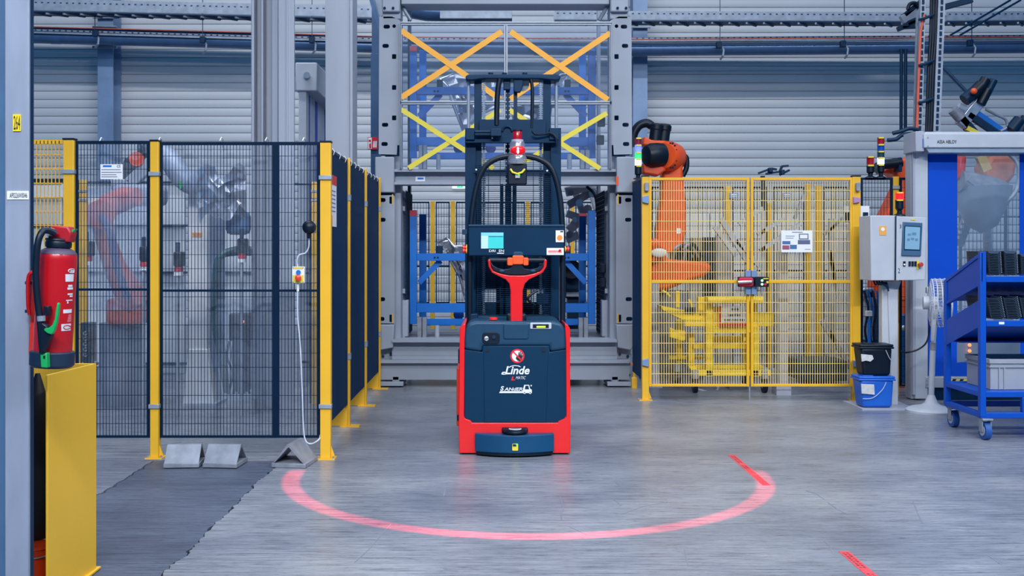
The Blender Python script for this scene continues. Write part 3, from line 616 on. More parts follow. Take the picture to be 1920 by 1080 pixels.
# inner yellow posts
for a, b, c, d, Y, l in ((148, 160, 337, 690, 8.6, 'thin yellow inner post beside the extinguisher, inside the left cell'), (584, 594, 341, 705, 9.7, 'thin yellow inner post just left of the fence corner post')):
    t = thing('inner_post', l, 'fence post', (PX((a+b)/2, Y), Y, 0)); MB().box(PX(a, Y), PX(b, Y), Y, Y+.05, 0, PZ(c, Y)).build('tube', YEL, t, bevel=.004)
    for py in (358, 375): MB().p(a-1, b+1, py-2, py+2, Y-.01, .03).build('panel_clip', GALV, t)
    MB().p(a-2, a-5 if False else a-1, c, d, Y+.02, .02).build('edge_strip', NAVY, t)
t = thing('inner_gate', 'dark steel frame inside the left cell behind the white cable', 'frame', (PX(570, 9.8), 9.8, 0))
MB().p(580, 584, 345, 756, 9.8, .04).build('upright', NAVY, t); MB().p(552, 584, 344, 347, 9.8, .04).build('top_bar', NAVY, t); MB().p(566, 584, 677, 681, 9.8, .04).build('bottom_bar', NAVY, t); MB().p(568, 584, 510, 514, 9.8, .04).build('mid_bar', NAVY, t)
# pale machine pillar with splayed foot
t = thing('machine_pillar', 'pale grey machine pillar with splayed foot inside the left cell', 'machine', (PX(372, 9.7), 9.7, 0))
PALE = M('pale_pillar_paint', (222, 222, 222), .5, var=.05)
MB().p(353, 388, 345, 660, 9.7, .22).build('shaft', PALE, t, bevel=.008)
m = MB(); m.pp([(353, 655), (388, 655), (402, 757), (343, 757)], 9.68, .3); m.build('splayed_foot', PALE, t, bevel=.006)
MB().p(340, 405, 757, 763, 9.62, .4).build('floor_plate', GREYL, t)
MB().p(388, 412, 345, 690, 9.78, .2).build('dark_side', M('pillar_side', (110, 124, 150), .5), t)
n = MB().p(360, 379, 436, 444, 9.69, .008).build('orange_tag', M('tag_orange', (240, 168, 70), .5), t, label='small orange number tag')
lettering('WG1763', 361, 378, 437.5, 442.5, 9.688, M('tag_ink', (150, 40, 30), .6), n, 'tag_number')
# crumpled silver cover over a machine head
t = thing('foil_cover', 'crumpled silver foil cover over the machine head in the left cell', 'cover', W(425, 420, 9.4))
rr = random.Random(11)
def foil(u, v):
    px = 372+88*u+rr.uniform(-3, 3); top = 318-10*math.sin(u*9)+rr.uniform(-6, 6)
    py = top+(v)*(100-35*u if u < .5 else 60+40*u)
    return W(px, py, 9.1+.25*math.sin(u*math.pi)*-.6+rr.uniform(-.07, .07)+.05*v)
o = MB().grid(foil, 9, 7).build('crumpled_sheet', SILV, t, smooth=False)
MB().p(420, 462, 395, 440, 9.2, .22).build('machine_head', M('head_blue', (72, 104, 146), .4), t, bevel=.05)
m = MB(); m.tube(smoothpath([W(300, 290, 9.6), W(318, 300, 9.6), W(335, 325, 9.5), W(360, 345, 9.5), W(385, 335, 9.45)]), [.10]*20+[.12]*5, 10); m.build('cover_sleeve', M('grey_sleeve', (150, 162, 184), .5, .1, bump=.5), t)
m = MB(); m.pp([(334, 338), (341, 340), (341, 352), (337, 356)], 9.4, .02); m.build('green_flag', GREEN, t)
# green hose bundle and valve tree
t = thing('hose_bundle', 'dark green hose bundle curving down beside the pale pillar', 'hose', (PX(410, 9.1), 9.1, 0))
for k in range(4):
    d = k*.035; MB().tube(smoothpath([W(470, 468+k*2, 9.2+d), W(440, 468+k*2, 9.1+d), W(412, 482, 9.05+d), W(403+k*2, 520, 9.05+d), W(402+k*2, 600, 9.05+d), W(412+k*2, 660, 9.1+d), W(425, 735, 9.2+d)]), .028, 8).build('hose', DGREEN, t)
t = thing('valve_block', 'dark valve block with a small orange lamp at the foot of the hose bundle', 'valves', (PX(452, 9.2), 9.2, PZ(700, 9.2)))
MB().p(428, 470, 588, 640, 9.25, .2).build('block', BLACK, t, bevel=.02); MB().p(436, 464, 640, 735, 9.3, .15).build('stand', NAVY, t, bevel=.01)
MB().ball(W(455, 603, 9.22), .014).build('lamp', M('tiny_lamp', (255, 120, 30), .4, emit=3), t)
for k in range(5): MB().tube(smoothpath([W(430+k*8, 640, 9.25), W(426+k*9, 670, 9.2), W(436+k*5, 700, 9.22), W(428+k*10, 738, 9.25)]), .012, 6).build('hose', NAVY, t)
for a, b, l in ((452, 465, 'dark clamp unit with red cap above the hose bundle'), (332, 490, 'dark clamp unit left of the pale pillar'), (160, 470, 'dark clamp unit behind the extinguisher hose'), (268, 480, 'dark clamp unit left of the middle fence post')):
    t = thing('clamp_unit', l, 'clamp', W(a, b+20, 9.0), 'clamp units in the left cell')
    MB().p(a-8, a+8, b-18, b+10, 9.0, .14).build('body', BLACK, t, bevel=.015); MB().p(a-3, a+3, b-36, b-18, 9.04, .05).build('lever', NAVY, t, bevel=.006)
    MB().p(a-6, a+6, b+10, b+20, 9.02, .1).build('red_cap', M('clamp_red', (204, 52, 56), .4), t, bevel=.008); MB().p(a-6, a+6, b+20, b+27, 9.03, .08).build('tag', WHITE, t); MB().p(a-1.5, a+1.5, b+27, 781, 9.05, .05).build('stem', GREYL, t)
# robot behind the curtain
t = thing('welding_robot', 'orange robot arm blurred behind the plastic curtain at left', 'robot', (PX(240, 9.6), 9.6, 0))
RO = M('robot_red_orange', (236, 112, 84), .45, var=.06)
MB().tube([W(262, 575, 9.6), W(240, 545, 9.6), W(215, 500, 9.6), W(198, 450, 9.6), W(188, 400, 9.6)], [.14, .13, .10, .09, .10], 14).build('lower_arm', RO, t)
MB().tube([W(188, 400, 9.55), W(205, 385, 9.55), W(235, 372, 9.55), W(258, 368, 9.5)], [.10, .11, .11, .08], 14).build('upper_arm', RO, t)
MB().cyl(W(188, 402, 9.38), W(188, 402, 9.8), .13, 20).build('elbow_joint', ORANGE, t); MB().ball(W(178, 395, 9.6), .12, .12, .12).build('counterweight', M('pale_cap', (200, 186, 160), .5), t)
MB().p(195, 262, 560, 610, 9.5, .5).build('turret', RO, t, bevel=.05); MB().rev(Vector((PX(228, 9.8), 9.8, 0)), W(228, 605, 9.8), [(0, .28), (.3, .28), (.5, .2), (1, .2)]).build('base', M('robot_base_grey', (110, 118, 136), .5), t)
MB().grid(lambda u, v: W(172+118*u-(20*(1-v) if u < .2 else 0), 352+230*v, 9.28-.1*math.sin(u*math.pi)+.03*math.sin(u*17+v*5)), 24, 16).build('plastic_wrap', WRAP, t)
MB().p(205, 300, 345, 385, 9.75, .3).build('grey_hood', M('hood_grey', (150, 160, 182), .5), t, bevel=.06)
for k in range(4): MB().tube(smoothpath([W(180+k*3, 400, 9.4), W(200+k*3, 430, 9.35), W(215+k*3, 500, 9.35), W(235+k*3, 560, 9.4)]), .016, 6).build('hose', M('hose_violet', (96, 100, 150), .5), t)
t = thing('tool_arm', 'dark robot head with orange cap and pale linkage above the type plate', 'robot', W(255, 345, 10.2))
MB().tube([W(230, 340, 10.2), W(250, 310, 10.2), W(278, 292, 10.2)], [.09, .10, .09], 12).build('forearm', BLACK, t); MB().cyl(W(256, 298, 10.02), W(256, 298, 10.15), .07).build('orange_cap', ORANGE, t)
MB().beam(W(243, 345, 10.1), W(300, 290, 10.1), .12, .08).build('linkage', GREYL, t, bevel=.01); MB().beam(W(210, 346, 10.1), W(245, 346, 10.1), .1, .08).build('linkage', GREYL, t, bevel=.01)
for p in ((262, 282), (272, 280), (283, 285)): MB().cyl(W(p[0], p[1], 10.1), W(p[0], p[1]-8, 10.15), .025).build('connector', NAVY, t)
# low hazard rail, dark bin and pneumatic valves on the cell floor
t = thing('hazard_rail', 'low black and yellow striped rail on the cell floor at left', 'barrier', (PX(230, 9.9), 9.9, 0))
MB().p(150, 280, 760, 766, 9.95, .06).build('base', NAVY, t)
MB().p(150, 280, 750, 760, 9.95, .04).build('rail_bar', BLACK, t)
for k in range(5):
    a = 165+k*26; MB().pp([(a, 751), (a+13, 751), (a+23, 760), (a+10, 760)], 9.943, .007).build('stripe', YLTAPE, t)
t = thing('cell_bin', 'blue-grey bin standing low behind the narrow wire panel', 'bin', (PX(200, 10.3), 10.3, 0))
m = MB(); m.pp([(178, 690), (226, 690), (220, 745), (184, 745)], 10.2, .3); m.build('body', M('bin_bluegrey', (84, 110, 146), .5), t, bevel=.01); MB().p(175, 229, 686, 692, 10.17, .36).build('rim', CELL, t, bevel=.01)
t = thing('pneumatic_manifold', 'small dark pneumatic manifold beside the extinguisher, low on the fence', 'valves', W(160, 680, 8.2))
MB().p(158, 164, 680, 812, 8.22, .06).build('stand', NAVY, t); MB().p(150, 172, 605, 680, 8.2, .1).build('plate', NAVY, t, bevel=.006)
for k in range(5): MB().cyl(W(160, 625+k*10, 8.1), W(160, 625+k*10, 8.2), .018, 10).build('fitting', CHROME, t); MB().tube(smoothpath([W(160, 625+k*10, 8.1), W(168, 622+k*10, 8.05), W(174, 634+k*9, 8.1), W(172, 680, 8.15)]), .007, 6).build('air_line', BLACK, t)
t = thing('floor_cover_sheet', 'pale translucent sheet hung low inside the wide wire panel', 'sheet', (PX(470, 8.9), 8.9, 0))
MB().grid(lambda u, v: W(405+110*u, 560+190*v, 9.0+.04*math.sin(u*20+v*4)), 24, 8).build('sheet', FOIL, t)
# ------------------------------------------------------------------ the driverless pallet truck
YT = 7.35
T = thing('pallet_truck', 'red and dark blue driverless pallet stacker with tall mast in the middle', 'forklift', (PX(966, YT), 7.9, 0))
def U(L): return L
outer = [(862, 616), (861, 700), (860, 800), (861, 850), (1069, 850), (1070, 800), (1069, 700), (1069, 616), (1064, 609), (1059, 606)]
inner = [(1061, 640), (1062, 780), (1058, 785), (1047, 790), (1046, 793), (885, 793), (883, 789), (872, 785), (870, 780), (871, 640), (873, 606), (867, 609)]
m = MB(); m.pp(outer+inner, YT-.015, 1.25); m.build('red_chassis', RED, T, bevel=.012, seg=3)
MB().p(856, 864, 690, 799, YT+.25, .5).build('side_box', M('side_box_red', (222, 52, 30), .4), T, bevel=.006)
MB().p(859, 863, 655, 682, YT+.2, .2).build('side_handle', BLACK, T, bevel=.01)
MB().p(857, 860, 778, 788, YT+.24, .05).build('side_latch', BLACK, T)
# dark body: lower cover, hood
cov = [(870, 655), (904, 660), (905, 648), (1030, 648), (1031, 660), (1063, 655), (1063, 782), (1058, 786), (1047, 791), (1046, 795), (885, 795), (883, 790), (874, 786), (870, 782)]
m = MB(); m.pp(cov, YT, .7); m.build('front_cover', COVER, T, bevel=.006)
pan = [(906, 649.5), (1029, 649.5), (1030, 792), (902, 792)]
m = MB(); m.pp([(906, 649.5), (1029, 649.5), (1027, 690), (1024, 792), (908, 792), (907, 690)], YT-.004, .02); panel = m.build('service_panel', COVER, T, bevel=.003)
hood = [(870, 655), (870, 630), (872, 616), (879, 606), (892, 602), (1038, 602), (1052, 606), (1060, 616), (1062, 630), (1063, 655), (1031, 660), (1030, 648), (905, 648), (904, 660)]
m = MB(); m.pp(hood, YT-.006, .75); hd = m.build('hood', HOOD, T, bevel=.022, seg=4)
MB().pp(rrect(943, 992, 606, 637, 5), YT-.012, .1).build('hood_cap', HOOD, hd, bevel=.01)
k = MB().pp(rrect(904, 937, 623, 645, 6), YT-.009, .05).build('key_recess', BLACK, hd, bevel=.004)
MB().rev(W(912, 635, YT-.008), W(912, 635, YT-.03), [(0, .016), (.6, .016), (.7, .009), (1, .009)]).build('key_switch', CHROME, hd); MB().cyl(W(926, 632, YT-.008), W(926, 632, YT-.02), .013).build('socket', NAVY, hd)
MB().beam(W(911, 637, YT-.03), W(914, 632, YT-.03), .006, .012).build('key', CHROME, hd)
MB().rev(W(925, 603, YT+.06), W(925, 603, YT+.06)+Vector((0, 0, .03)), [(0, .02), (.4, .02), (.45, .03), (.9, .03), (1, .02)]).build('stop_button', M('button_red2', (230, 50, 40), .35), hd)
m = MB(); m.pp(rrect(994, 1034, 605, 617, 2), YT-.012, .03); dsp = m.build('display_bezel', WPAINT, hd, bevel=.004)
MB().p(999, 1029, 608, 615, YT-.015, .004).build('display_glass', BLACK, hd); MB().p(1006, 1023, 611, 614.5, YT-.017, .003).build('display_bar', M('lime_display', (180, 220, 40), .4, emit=.6), hd)
for cx in (914, 1020): MB().cyl(W(cx, 656, YT-.008), W(cx, 656, YT), .014).build('cover_bolt', BLACK, panel)
# hand prohibition sign
sg = MB().pp(disc(970, 667.5, 13.3, 36), YT-.0065, .002).build('prohibition_sign', M('sign_ring_red', (226, 36, 48), .4), panel, label='round red no-touching sign')
# sub-elements of the sign belong to the panel (no fourth level)
def flat(pts, mat, name, dy): return MB().pp(pts, YT-dy, .001).build(name, mat, panel)
flat(disc(970, 667.5, 10.2, 36), WHITE, 'sign_field', .0078)
flat([(967, 672), (969, 667), (971, 671), (972.5, 660), (974, 660), (974.3, 667), (975.3, 659), (976.8, 659.3), (976.6, 667), (978, 661), (979.2, 661.5), (978.6, 668), (980, 665), (981, 666), (978, 674), (974, 677.5), (970, 676)], INK, 'sign_hand', .009)
flat([(961.7, 660.3), (963.3, 658.7), (978.6, 674.8), (977, 676.4)], M('sign_ring_red', ()), 'sign_bar', .0102)
PRN = M('silver_white_print', (222, 224, 232), .5, var=.02)
lettering('Linde', 947, 993, 686.5, 702, YT-.0056, PRN, panel, 'maker_lettering', shear=.25, bold=.025)
flat([(940, 700.5), (942, 697.5), (946, 697), (949.5, 698.5), (949, 700.5), (946, 699.2), (943.5, 699.8), (943, 701), (946, 700.8), (949.5, 702), (945, 702.6), (941, 702.4)], PRN, 'maker_lettering', .0057)
flat([(953, 688.5), (958, 686), (965, 684.6), (973, 685.4), (977, 688), (975, 688.3), (971, 686.6), (965, 686), (959, 687.2), (955, 689.5)], PRN, 'maker_lettering', .0057)
lettering('MATIC', 967, 986, 705.5, 711, YT-.0056, PRN, panel, 'series_lettering', shear=.35)
flat([(960.5, 706), (963, 706), (961.6, 711.5), (966, 711.5), (965.4, 713.2), (958.4, 713.2)], M('sign_ring_red', ()), 'series_mark', .0056)
lettering('S', 938, 945, 724, 732.5, YT-.0056, PRN, panel, 'dealer_lettering', shear=.2, bold=.03)
lettering('ANdER', 945.5, 980, 726.5, 732.5, YT-.0056, PRN, panel, 'dealer_lettering', shear=.2, bold=.02)
flat([(936, 737), (937.5, 733.4), (980, 733.4), (981, 728), (983, 721.6), (992, 721.6), (994, 729), (997, 730.5), (997.4, 736), (996, 737)], PRN, 'dealer_emblem', .0056)
flat([(984, 730), (985.2, 723.2), (990.8, 723.2), (992, 730)], COVER, 'dealer_emblem', .0066)
for cx in (983.5, 994): flat(disc(cx, 736, 2.6, 16), PRN, 'dealer_emblem', .0076); flat(disc(cx, 736, 1.1, 12), COVER, 'dealer_emblem', .0086)
flat(disc(996, 723, 1.4, 12), PRN, 'dealer_emblem', .0056)
# front skirt with laser scanner
xa, xb = PX(891, YT), PX(1038, YT); xc = (xa+xb)/2; hw = (xb-xa)/2
prof = [(xa, YT+.05), (xa, YT-.06)]+[(xc+hw*(i/10-1), YT-.06-.075*(1-(i/10-1)**2)) for i in range(1, 20)]+[(xb, YT-.06), (xb, YT+.05)]
m = MB(); m.ext([(x, y, PZ(853, YT-.08)+.02) for x, y in prof], (0, 0, .125)); sk = m.build('front_skirt', M('skirt_bluegrey', (10, 66, 104), .45, spec=.3), T, bevel=.006)
m = MB(); m.ext([(xc+(x-xc)*.97, y+.01, .012) for x, y in prof], (0, 0, .03)); m.build('skirt_rubber', BLACK, T)
yb = YT-.137
MB().pp(rrect(960.5, 971.5, 832, 845, 1.5), yb-.003, .004).build('yellow_label', YLTAPE, sk); MB().ball(W(969, 833.5, yb-.004), .006).build('green_lamp', M('tiny_green', (60, 240, 80), .4, emit=2), sk)
MB().p(961.5, 968, 833, 837, yb-.005, .003).build('label_print', NAVY, sk)
c = W(966, 827, YT-.06)
m = MB(); m.rev(c, c+Vector((0, 0, .085)), [(0, .05), (.1, .055), (.3, .055), (.32, .068), (.42, .068), (.45, .06), (.7, .06), (.72, .082), (.9, .082), (1, .07)], 28); sc = m.build('laser_scanner', BLACK, T, bevel=.003)
MB().cyl(c+Vector((0, 0, .085)), c+Vector((0, 0, .088)), .045, 24).build('scanner_badge', WHITE, sc); MB().cyl(c+Vector((0, 0, .0882)), c+Vector((0, 0, .0895)), .034, 24).build('scanner_badge_centre', M('badge_grey', (120, 128, 140), .5), sc)
MB().p(941, 990, 803, 812, YT-.06, .08).build('scanner_bracket', BLACK, T, bevel=.01)
for x in (890, 1045): MB().cyl((PX(x, YT)-.03, YT+.25, .075), (PX(x, YT)+.03, YT+.25, .075), .075, 20).build('wheel', BLACK, T)
MB().p(866, 1064, 849, 854, YT+.02, .6).build('underside', BLACK, T)
# ---- tiller arm
RT = YT+.03
arm = [(957, 606), (957, 545), (955, 532), (948, 524), (935, 518), (922, 511), (916, 500), (914.5, 488), (917, 485), (919.5, 488), (921, 500), (926, 508), (938, 512.5), (955, 516), (984, 516), (1001, 512.5), (1013, 508), (1019, 500), (1020.5, 488), (1023, 485), (1025.5, 488), (1024.5, 500), (1018, 511), (1005, 518), (992, 524), (984, 532), (980, 545), (980, 606)]
m = MB(); m.pp(arm, RT, .06); m.build('tiller_arm', RED, T, bevel=.01, seg=3)
ins = [(919.5, 489), (924, 497), (932, 502), (945, 505), (957, 503), (961, 494), (979, 494), (983, 503), (994, 505), (1008, 502), (1016, 497), (1020.5, 489), (1019, 501), (1013, 508), (1001, 512), (984, 515.5), (955, 515.5), (938, 512), (926, 508), (921, 501)]
m = MB(); m.pp(ins, RT-.008, .05); h = m.build('tiller_head', BLACK, T, bevel=.006)
for a, b in ((918, 952), (990, 1022)): MB().cyl(W(a, 488, RT+.02), W(b, 488, RT+.02), .017, 14).build('grip', BLACK, T)
MB().pp(rrect(961, 982, 479, 496, 3), RT-.02, .06).build('orange_paddle', M('paddle_orange', (240, 90, 34), .4), T, bevel=.006)
for a, b in ((951, 962), (981, 991)): MB().pp(rrect(a, b, 483, 498, 3), RT-.028, .06).build('orange_rocker', M('paddle_orange', ()), T, bevel=.006)
MB().pp(rrect(962, 981, 472, 482, 4), RT-.005, .05).build('belly_button', HOOD, T, bevel=.006)
for cx in (941, 999): MB().ball(W(cx, 508, RT-.008), .022, .008, .012).build('thumb_switch', HOOD, h)
m = MB().p(950, 987, 588, 606, RT+.005, .1); m.build('tiller_joint', BLACK, T, bevel=.015)
# ---- operator console
YC = 7.62
m = MB(); m.p(878, 1058, 424, 480, YC, .14); con = m.build('console', M('console_navy', (0, 44, 74), .42, spec=.2), T, bevel=.008)
m = MB(); m.p(878, 1058, 421, 425, YC-.008, .15); m.build('console_lip', HOOD, con, bevel=.004)
s1 = MB().p(902, 944, 436, 466, YC-.006, .005).build('screen', M('screen_teal', (60, 190, 190), .3, emit=.35, ecol=(70, 190, 184)), con, label='lit teal touch screen')
MB().p(902, 944, 436, 442, YC-.0075, .002).build('screen_header', M('screen_sky', (110, 190, 240), .3, emit=.45), con); MB().p(902, 915, 442, 466, YC-.0075, .002).build('screen_sidebar', M('screen_pale', (170, 206, 250), .3, emit=.4), con)
MB().p(916, 943, 443, 444, YC-.0077, .002).build('screen_rule', M('screen_dark', (30, 90, 140), .3, emit=.3), con)
lettering('DRI', 917, 929, 468, 472.5, YC-.004, WHITE, con, 'console_lettering', bold=.01); lettering('EN', 935.5, 945, 468, 472.5, YC-.004, WHITE, con, 'console_lettering', bold=.01)
MB().p(932, 945, 474, 475.6, YC-.004, .002).build('console_fine_print', WHITE, con)
st = MB().p(1042, 1057, 432, 454, YC-.004, .003).build('inspection_sticker', WHITE, con); MB().pp(disc(1049.5, 446, 5.2, 20), YC-.0055, .001).build('orange_seal', M('seal_orange', (238, 140, 50), .5), con); MB().p(1050.5, 1056, 433, 435.5, YC-.0055, .001).build('sticker_logo', INK, con)
st = MB().p(1025, 1057, 465, 478, YC-.004, .003).build('dealer_sticker', WHITE, con)
MB().p(1028, 1050, 470, 471.5, YC-.0055, .001).build('sticker_script', M('sign_ring_red', ()), con); MB().pp([(1028, 473.4), (1054, 473.4), (1054, 474.2), (1028, 474.2)], YC-.0055, .001).build('sticker_rule', M('sign_ring_red', ()), con); MB().pp([(1047, 472.5), (1048, 467.5), (1052, 467.5), (1053, 472.5)], YC-.0055, .001).build('sticker_emblem', M('sign_ring_red', ()), con)
for a, sx, cy in ((876, -1, 464), (876, -1, 470), (1059, 1, 467)):
    p = W(a, cy, YC+.05); d = Vector((sx, 0, 0)); e = MB().cyl(p, p+d*.008, .022).build('stop_ring', YEL, con); MB().rev(p+d*.008, p+d*.034, [(0, .012), (.3, .012), (.35, .02), (.9, .02), (1, .014)]).build('emergency_stop', M('button_red2', ()), con)
MB().p(867, 877, 430, 440, YC+.05, .04).build('side_sensor', HOOD, con, bevel=.004)
# ---- arch bar with lamps
YA2 = 7.72
pts = [(881, 606), (881, 480), (883, 420), (889, 372), (898, 335), (911, 311), (930, 298), (952, 293), (970, 292), (988, 293), (1010, 298), (1030, 311), (1042, 335), (1050, 372), (1054, 420), (1055, 480), (1055, 606)]
MB().tube(smoothpath([W(a, b, YA2) for a, b in pts], 4), .022, 12).build('arch_bar', BLACK, T)
for a in (884, 1052): MB().cyl(W(a, 602, YA2+.05), W(a, 482, YA2+.05), .016, 12).build('arch_strut', CHROME if a > 1000 else HOOD, T)
m = MB(); m.pp(rrect(952, 988, 306, 346, 3), YA2-.10, .1); hs = m.build('camera_housing', BLACK, T, bevel=.008)
MB().tube([W(957, 317, YA2-.11), W(961, 323, YA2-.115), W(970, 326, YA2-.12), W(979, 323, YA2-.115), W(984, 317, YA2-.11)], .008, 8).build('yellow_ring', YLTAPE, hs)
MB().p(966, 975, 326, 334, YA2-.115, .02).build('camera', GREYL, hs, bevel=.003); MB().ball(W(973.5, 328.5, YA2-.117), .006).build('green_lamp', M('tiny_green', ()), hs)
MB().rev(W(970, 308, YA2-.06), W(970, 291, YA2-.06), [(0, .066), (.2, .07), (.7, .07), (1, .06)], 24).build('lamp_base', HOUSE, T)
MB().rev(W(970, 266, YA2-.06), W(970, 290, YA2-.06), [(0, .05), (.15, .056), (1, .06)], 24).build('lamp_cup', HOUSE, T)
lamp = MB(); lamp.ball(W(971, 282, YA2-.09), .056, .05, .037, 22, 14); lamp = lamp.build('warning_lamp', M('red_lamp_lens', (220, 10, 26), .2, emit=.45, ecol=(235, 20, 40)), T, label='lit red warning lamp')
MB().ball(W(971, 282, YA2-.135), .011, .006, .026).build('lamp_filament', M('lamp_core', (255, 200, 190), .3, emit=1.6, ecol=(255, 150, 140)), lamp)
MB().rev(W(970, 263, YA2-.04), W(970, 246, YA2-.04), [(0, .034), (.1, .034), (.9, .034), (1, .03)], 20).build('beacon', M('beacon_red', (150, 12, 30), .2, emit=.15), T)
MB().cyl(W(970, 246, YA2-.04), W(970, 244, YA2-.04), .036, 20).build('beacon_cap', BLACK, T); MB().cyl(W(970, 266, YA2-.04), W(970, 262, YA2-.04), .045, 20).build('beacon_ring', GREYL, T)
# red floor warning projector (draws the arc on the floor in front of the truck)
pl = W(970, 300, YA2-.2); PCX, PCY, PR = .215, 6.74, 1.5
l = bpy.data.lights.new('floor_warning_projector', 'SPOT'); l.energy = 620; l.color = (1, .045, .075); l.spot_size = math.radians(150); l.spot_blend = .05; l.shadow_soft_size = .004
lo = bpy.data.objects.new('floor_warning_projector', l); COL.objects.link(lo); lo.location = pl-wpos(T); lo.parent = T
l.use_nodes = True; N = l.node_tree.nodes; L = l.node_tree.links; em = N['Emission']
tc = N.new('ShaderNodeTexCoord'); sx = N.new('ShaderNodeSeparateXYZ'); L.new(tc.outputs['Normal'], sx.inputs[0])
def mth(op, a, b=None, c=None):
    n = N.new('ShaderNodeMath'); n.operation = op
    for i, v in enumerate((a, b, c)):
        if v is None: continue
        if isinstance(v, (int, float)): n.inputs[i].default_value = v
        else: L.new(v, n.inputs[i])
    return n.outputs[0]
nz = mth('MAXIMUM', mth('ABSOLUTE', sx.outputs[2]), .02)
fx = mth('SUBTRACT', mth('MULTIPLY', mth('DIVIDE', sx.outputs[0], nz), pl.z), PCX-pl.x)
fy = mth('SUBTRACT', mth('MULTIPLY', mth('DIVIDE', sx.outputs[1], nz), pl.z), PCY-pl.y)
rad = mth('SQRT', mth('ADD', mth('MULTIPLY', fx, fx), mth('MULTIPLY', fy, fy)))
band = mth('SUBTRACT', 1, mth('DIVIDE', mth('ABSOLUTE', mth('SUBTRACT', rad, PR)), .068))
band = mth('MINIMUM', mth('MAXIMUM', mth('MULTIPLY', band, 2.4), 0), 1)
front = mth('MINIMUM', mth('MAXIMUM', mth('MULTIPLY', mth('SUBTRACT', .13, fy), 8), 0), 1)
comp = mth('DIVIDE', 1, mth('MULTIPLY', mth('MULTIPLY', nz, nz), nz))     # the optics even out the line
L.new(mth('MULTIPLY', mth('MULTIPLY', band, front), comp), em.inputs['Strength'])
# ---- mast
YM = 8.05
MAST = M('mast_navy_paint', (0, 44, 74), .42, var=.1, spec=.2)
for a, b in ((872, 892), (1033, 1052)):
    m = MB(); m.p(a, b, 240, 640, YM, .02); m.p(a, a+4, 240, 640, YM+.02, .12); m.p(a, b, 240, 640, YM+.14, .02); m.build('outer_mast_rail', MAST, T)
for a, b in ((889, 903), (1019, 1033)): MB().p(a, b, 146, 640, YM+.04, .08).build('inner_mast_rail', MAST, T)
for a in (878.5, 1043): MB().cyl(W(a, 600, YM+.06), W(a, 148, YM+.06), .013, 14).build('lift_rod', CHROME, T)
m = MB(); m.pp([(873, 142), (878, 139), (1045, 139), (1051, 142), (1050, 150), (1040, 151), (1015, 148), (905, 148), (884, 151), (873, 150)], YM-.02, .18); m.build('mast_top_plate', MAST, T, bevel=.01)
for a in (920, 946, 984): MB().cyl(W(a, 139, YM+.05), W(a, 136.5, YM+.05), .02, 12).build('top_bolt', NAVY, T)
for a in (907, 1014):
    m = MB()
    for i in range(110):
        y = 150+i*4.0
        m.p(a-3.6, a+3.6, y, y+1.7, YM+.03, .012).p(a-1.8, a+1.8, y+1.7, y+4, YM+.033, .008)
    m.build('lift_chain', CHROME if False else M('chain_steel', (120, 134, 150), .35, .7), T, smooth=False, kind='stuff')
m = MB()
for i in range(40): m.p(948, 956, 152+i*8, 157+i*8, YM+.06, .02).p(950, 954, 157+i*8, 160+i*8, YM+.063, .015)
m.build('drive_chain', NAVY, T, smooth=False, kind='stuff')
for pth, r in (((937, 148), (934, 165), (932, 190), (931, 235)), .021), (((995, 148), (998, 165), (998, 200), (997, 240)), .014):
    MB().tube(smoothpath([W(a, b, YM) for a, b in pth]), r, 10).build('hydraulic_hose', BLACK, T)
MB().p(963, 970, 168, 224, YM+.05, .03).build('hose_guide', NAVY, T); MB().p(944, 957, 148, 168, YM+.02, .05).build('chain_anchor', MAST, T, bevel=.005)
MB().pp([(963, 148), (981, 148), (980, 162), (976, 172), (968, 173), (963, 170)], YM, .06).build('pulley_bracket', MAST, T, bevel=.005); MB().cyl(W(979, 158, YM+.07), W(979, 158, YM+.1), .055, 24).build('pulley', GALV, T)
cr = MB().p(898, 1024, 224, 256, YM-.01, .03).build('carriage_plate', MAST, T, bevel=.004); MB().tube([W(951+9*math.cos(math.radians(a)), 246-9*math.sin(math.radians(a)), YM-.02) for a in range(0, 190, 20)], .008, 8).build('lifting_eye', NAVY, cr)
MB().p(872, 1046, 254, 268, YM-.06, .05).build('cross_bar', MAST, T, bevel=.004); MB().p(873, 890, 240, 262, YM-.08, .06).build('bar_bracket', MAST, T, bevel=.004); MB().p(1030, 1048, 240, 262, YM-.08, .06).build('bar_bracket', MAST, T, bevel=.004)
m = MB(); m.cyl(W(890, 247, YM-.1), W(938, 247, YM-.1), .014, 12).cyl(W(890, 252, YM-.1), W(930, 252, YM-.1), .01, 12); m.p(920, 940, 241, 255, YM-.13, .05); m.build('cable_gland_block', NAVY, T, bevel=.004)
MB().tube(smoothpath([W(998, 246, YM-.1), W(1004, 252, YM-.11), W(1018, 252, YM-.1), W(1032, 250, YM-.1), W(1042, 258, YM-.1), W(1044, 272, YM-.1)]), .009, 8).build('sensor_cable', BLACK, T)
for a, b in ((888, 259), (923, 259), (893, 318), (1026, 320), (1042, 247)): MB().cyl(W(a, b, YM-.075), W(a, b, YM-.06), .007, 8).build('screw', WHITE, T)
for c, d in ((318, 324),): MB().p(888, 1034, c, d, YM-.01, .03).build('mast_cross_tie', MAST, T)
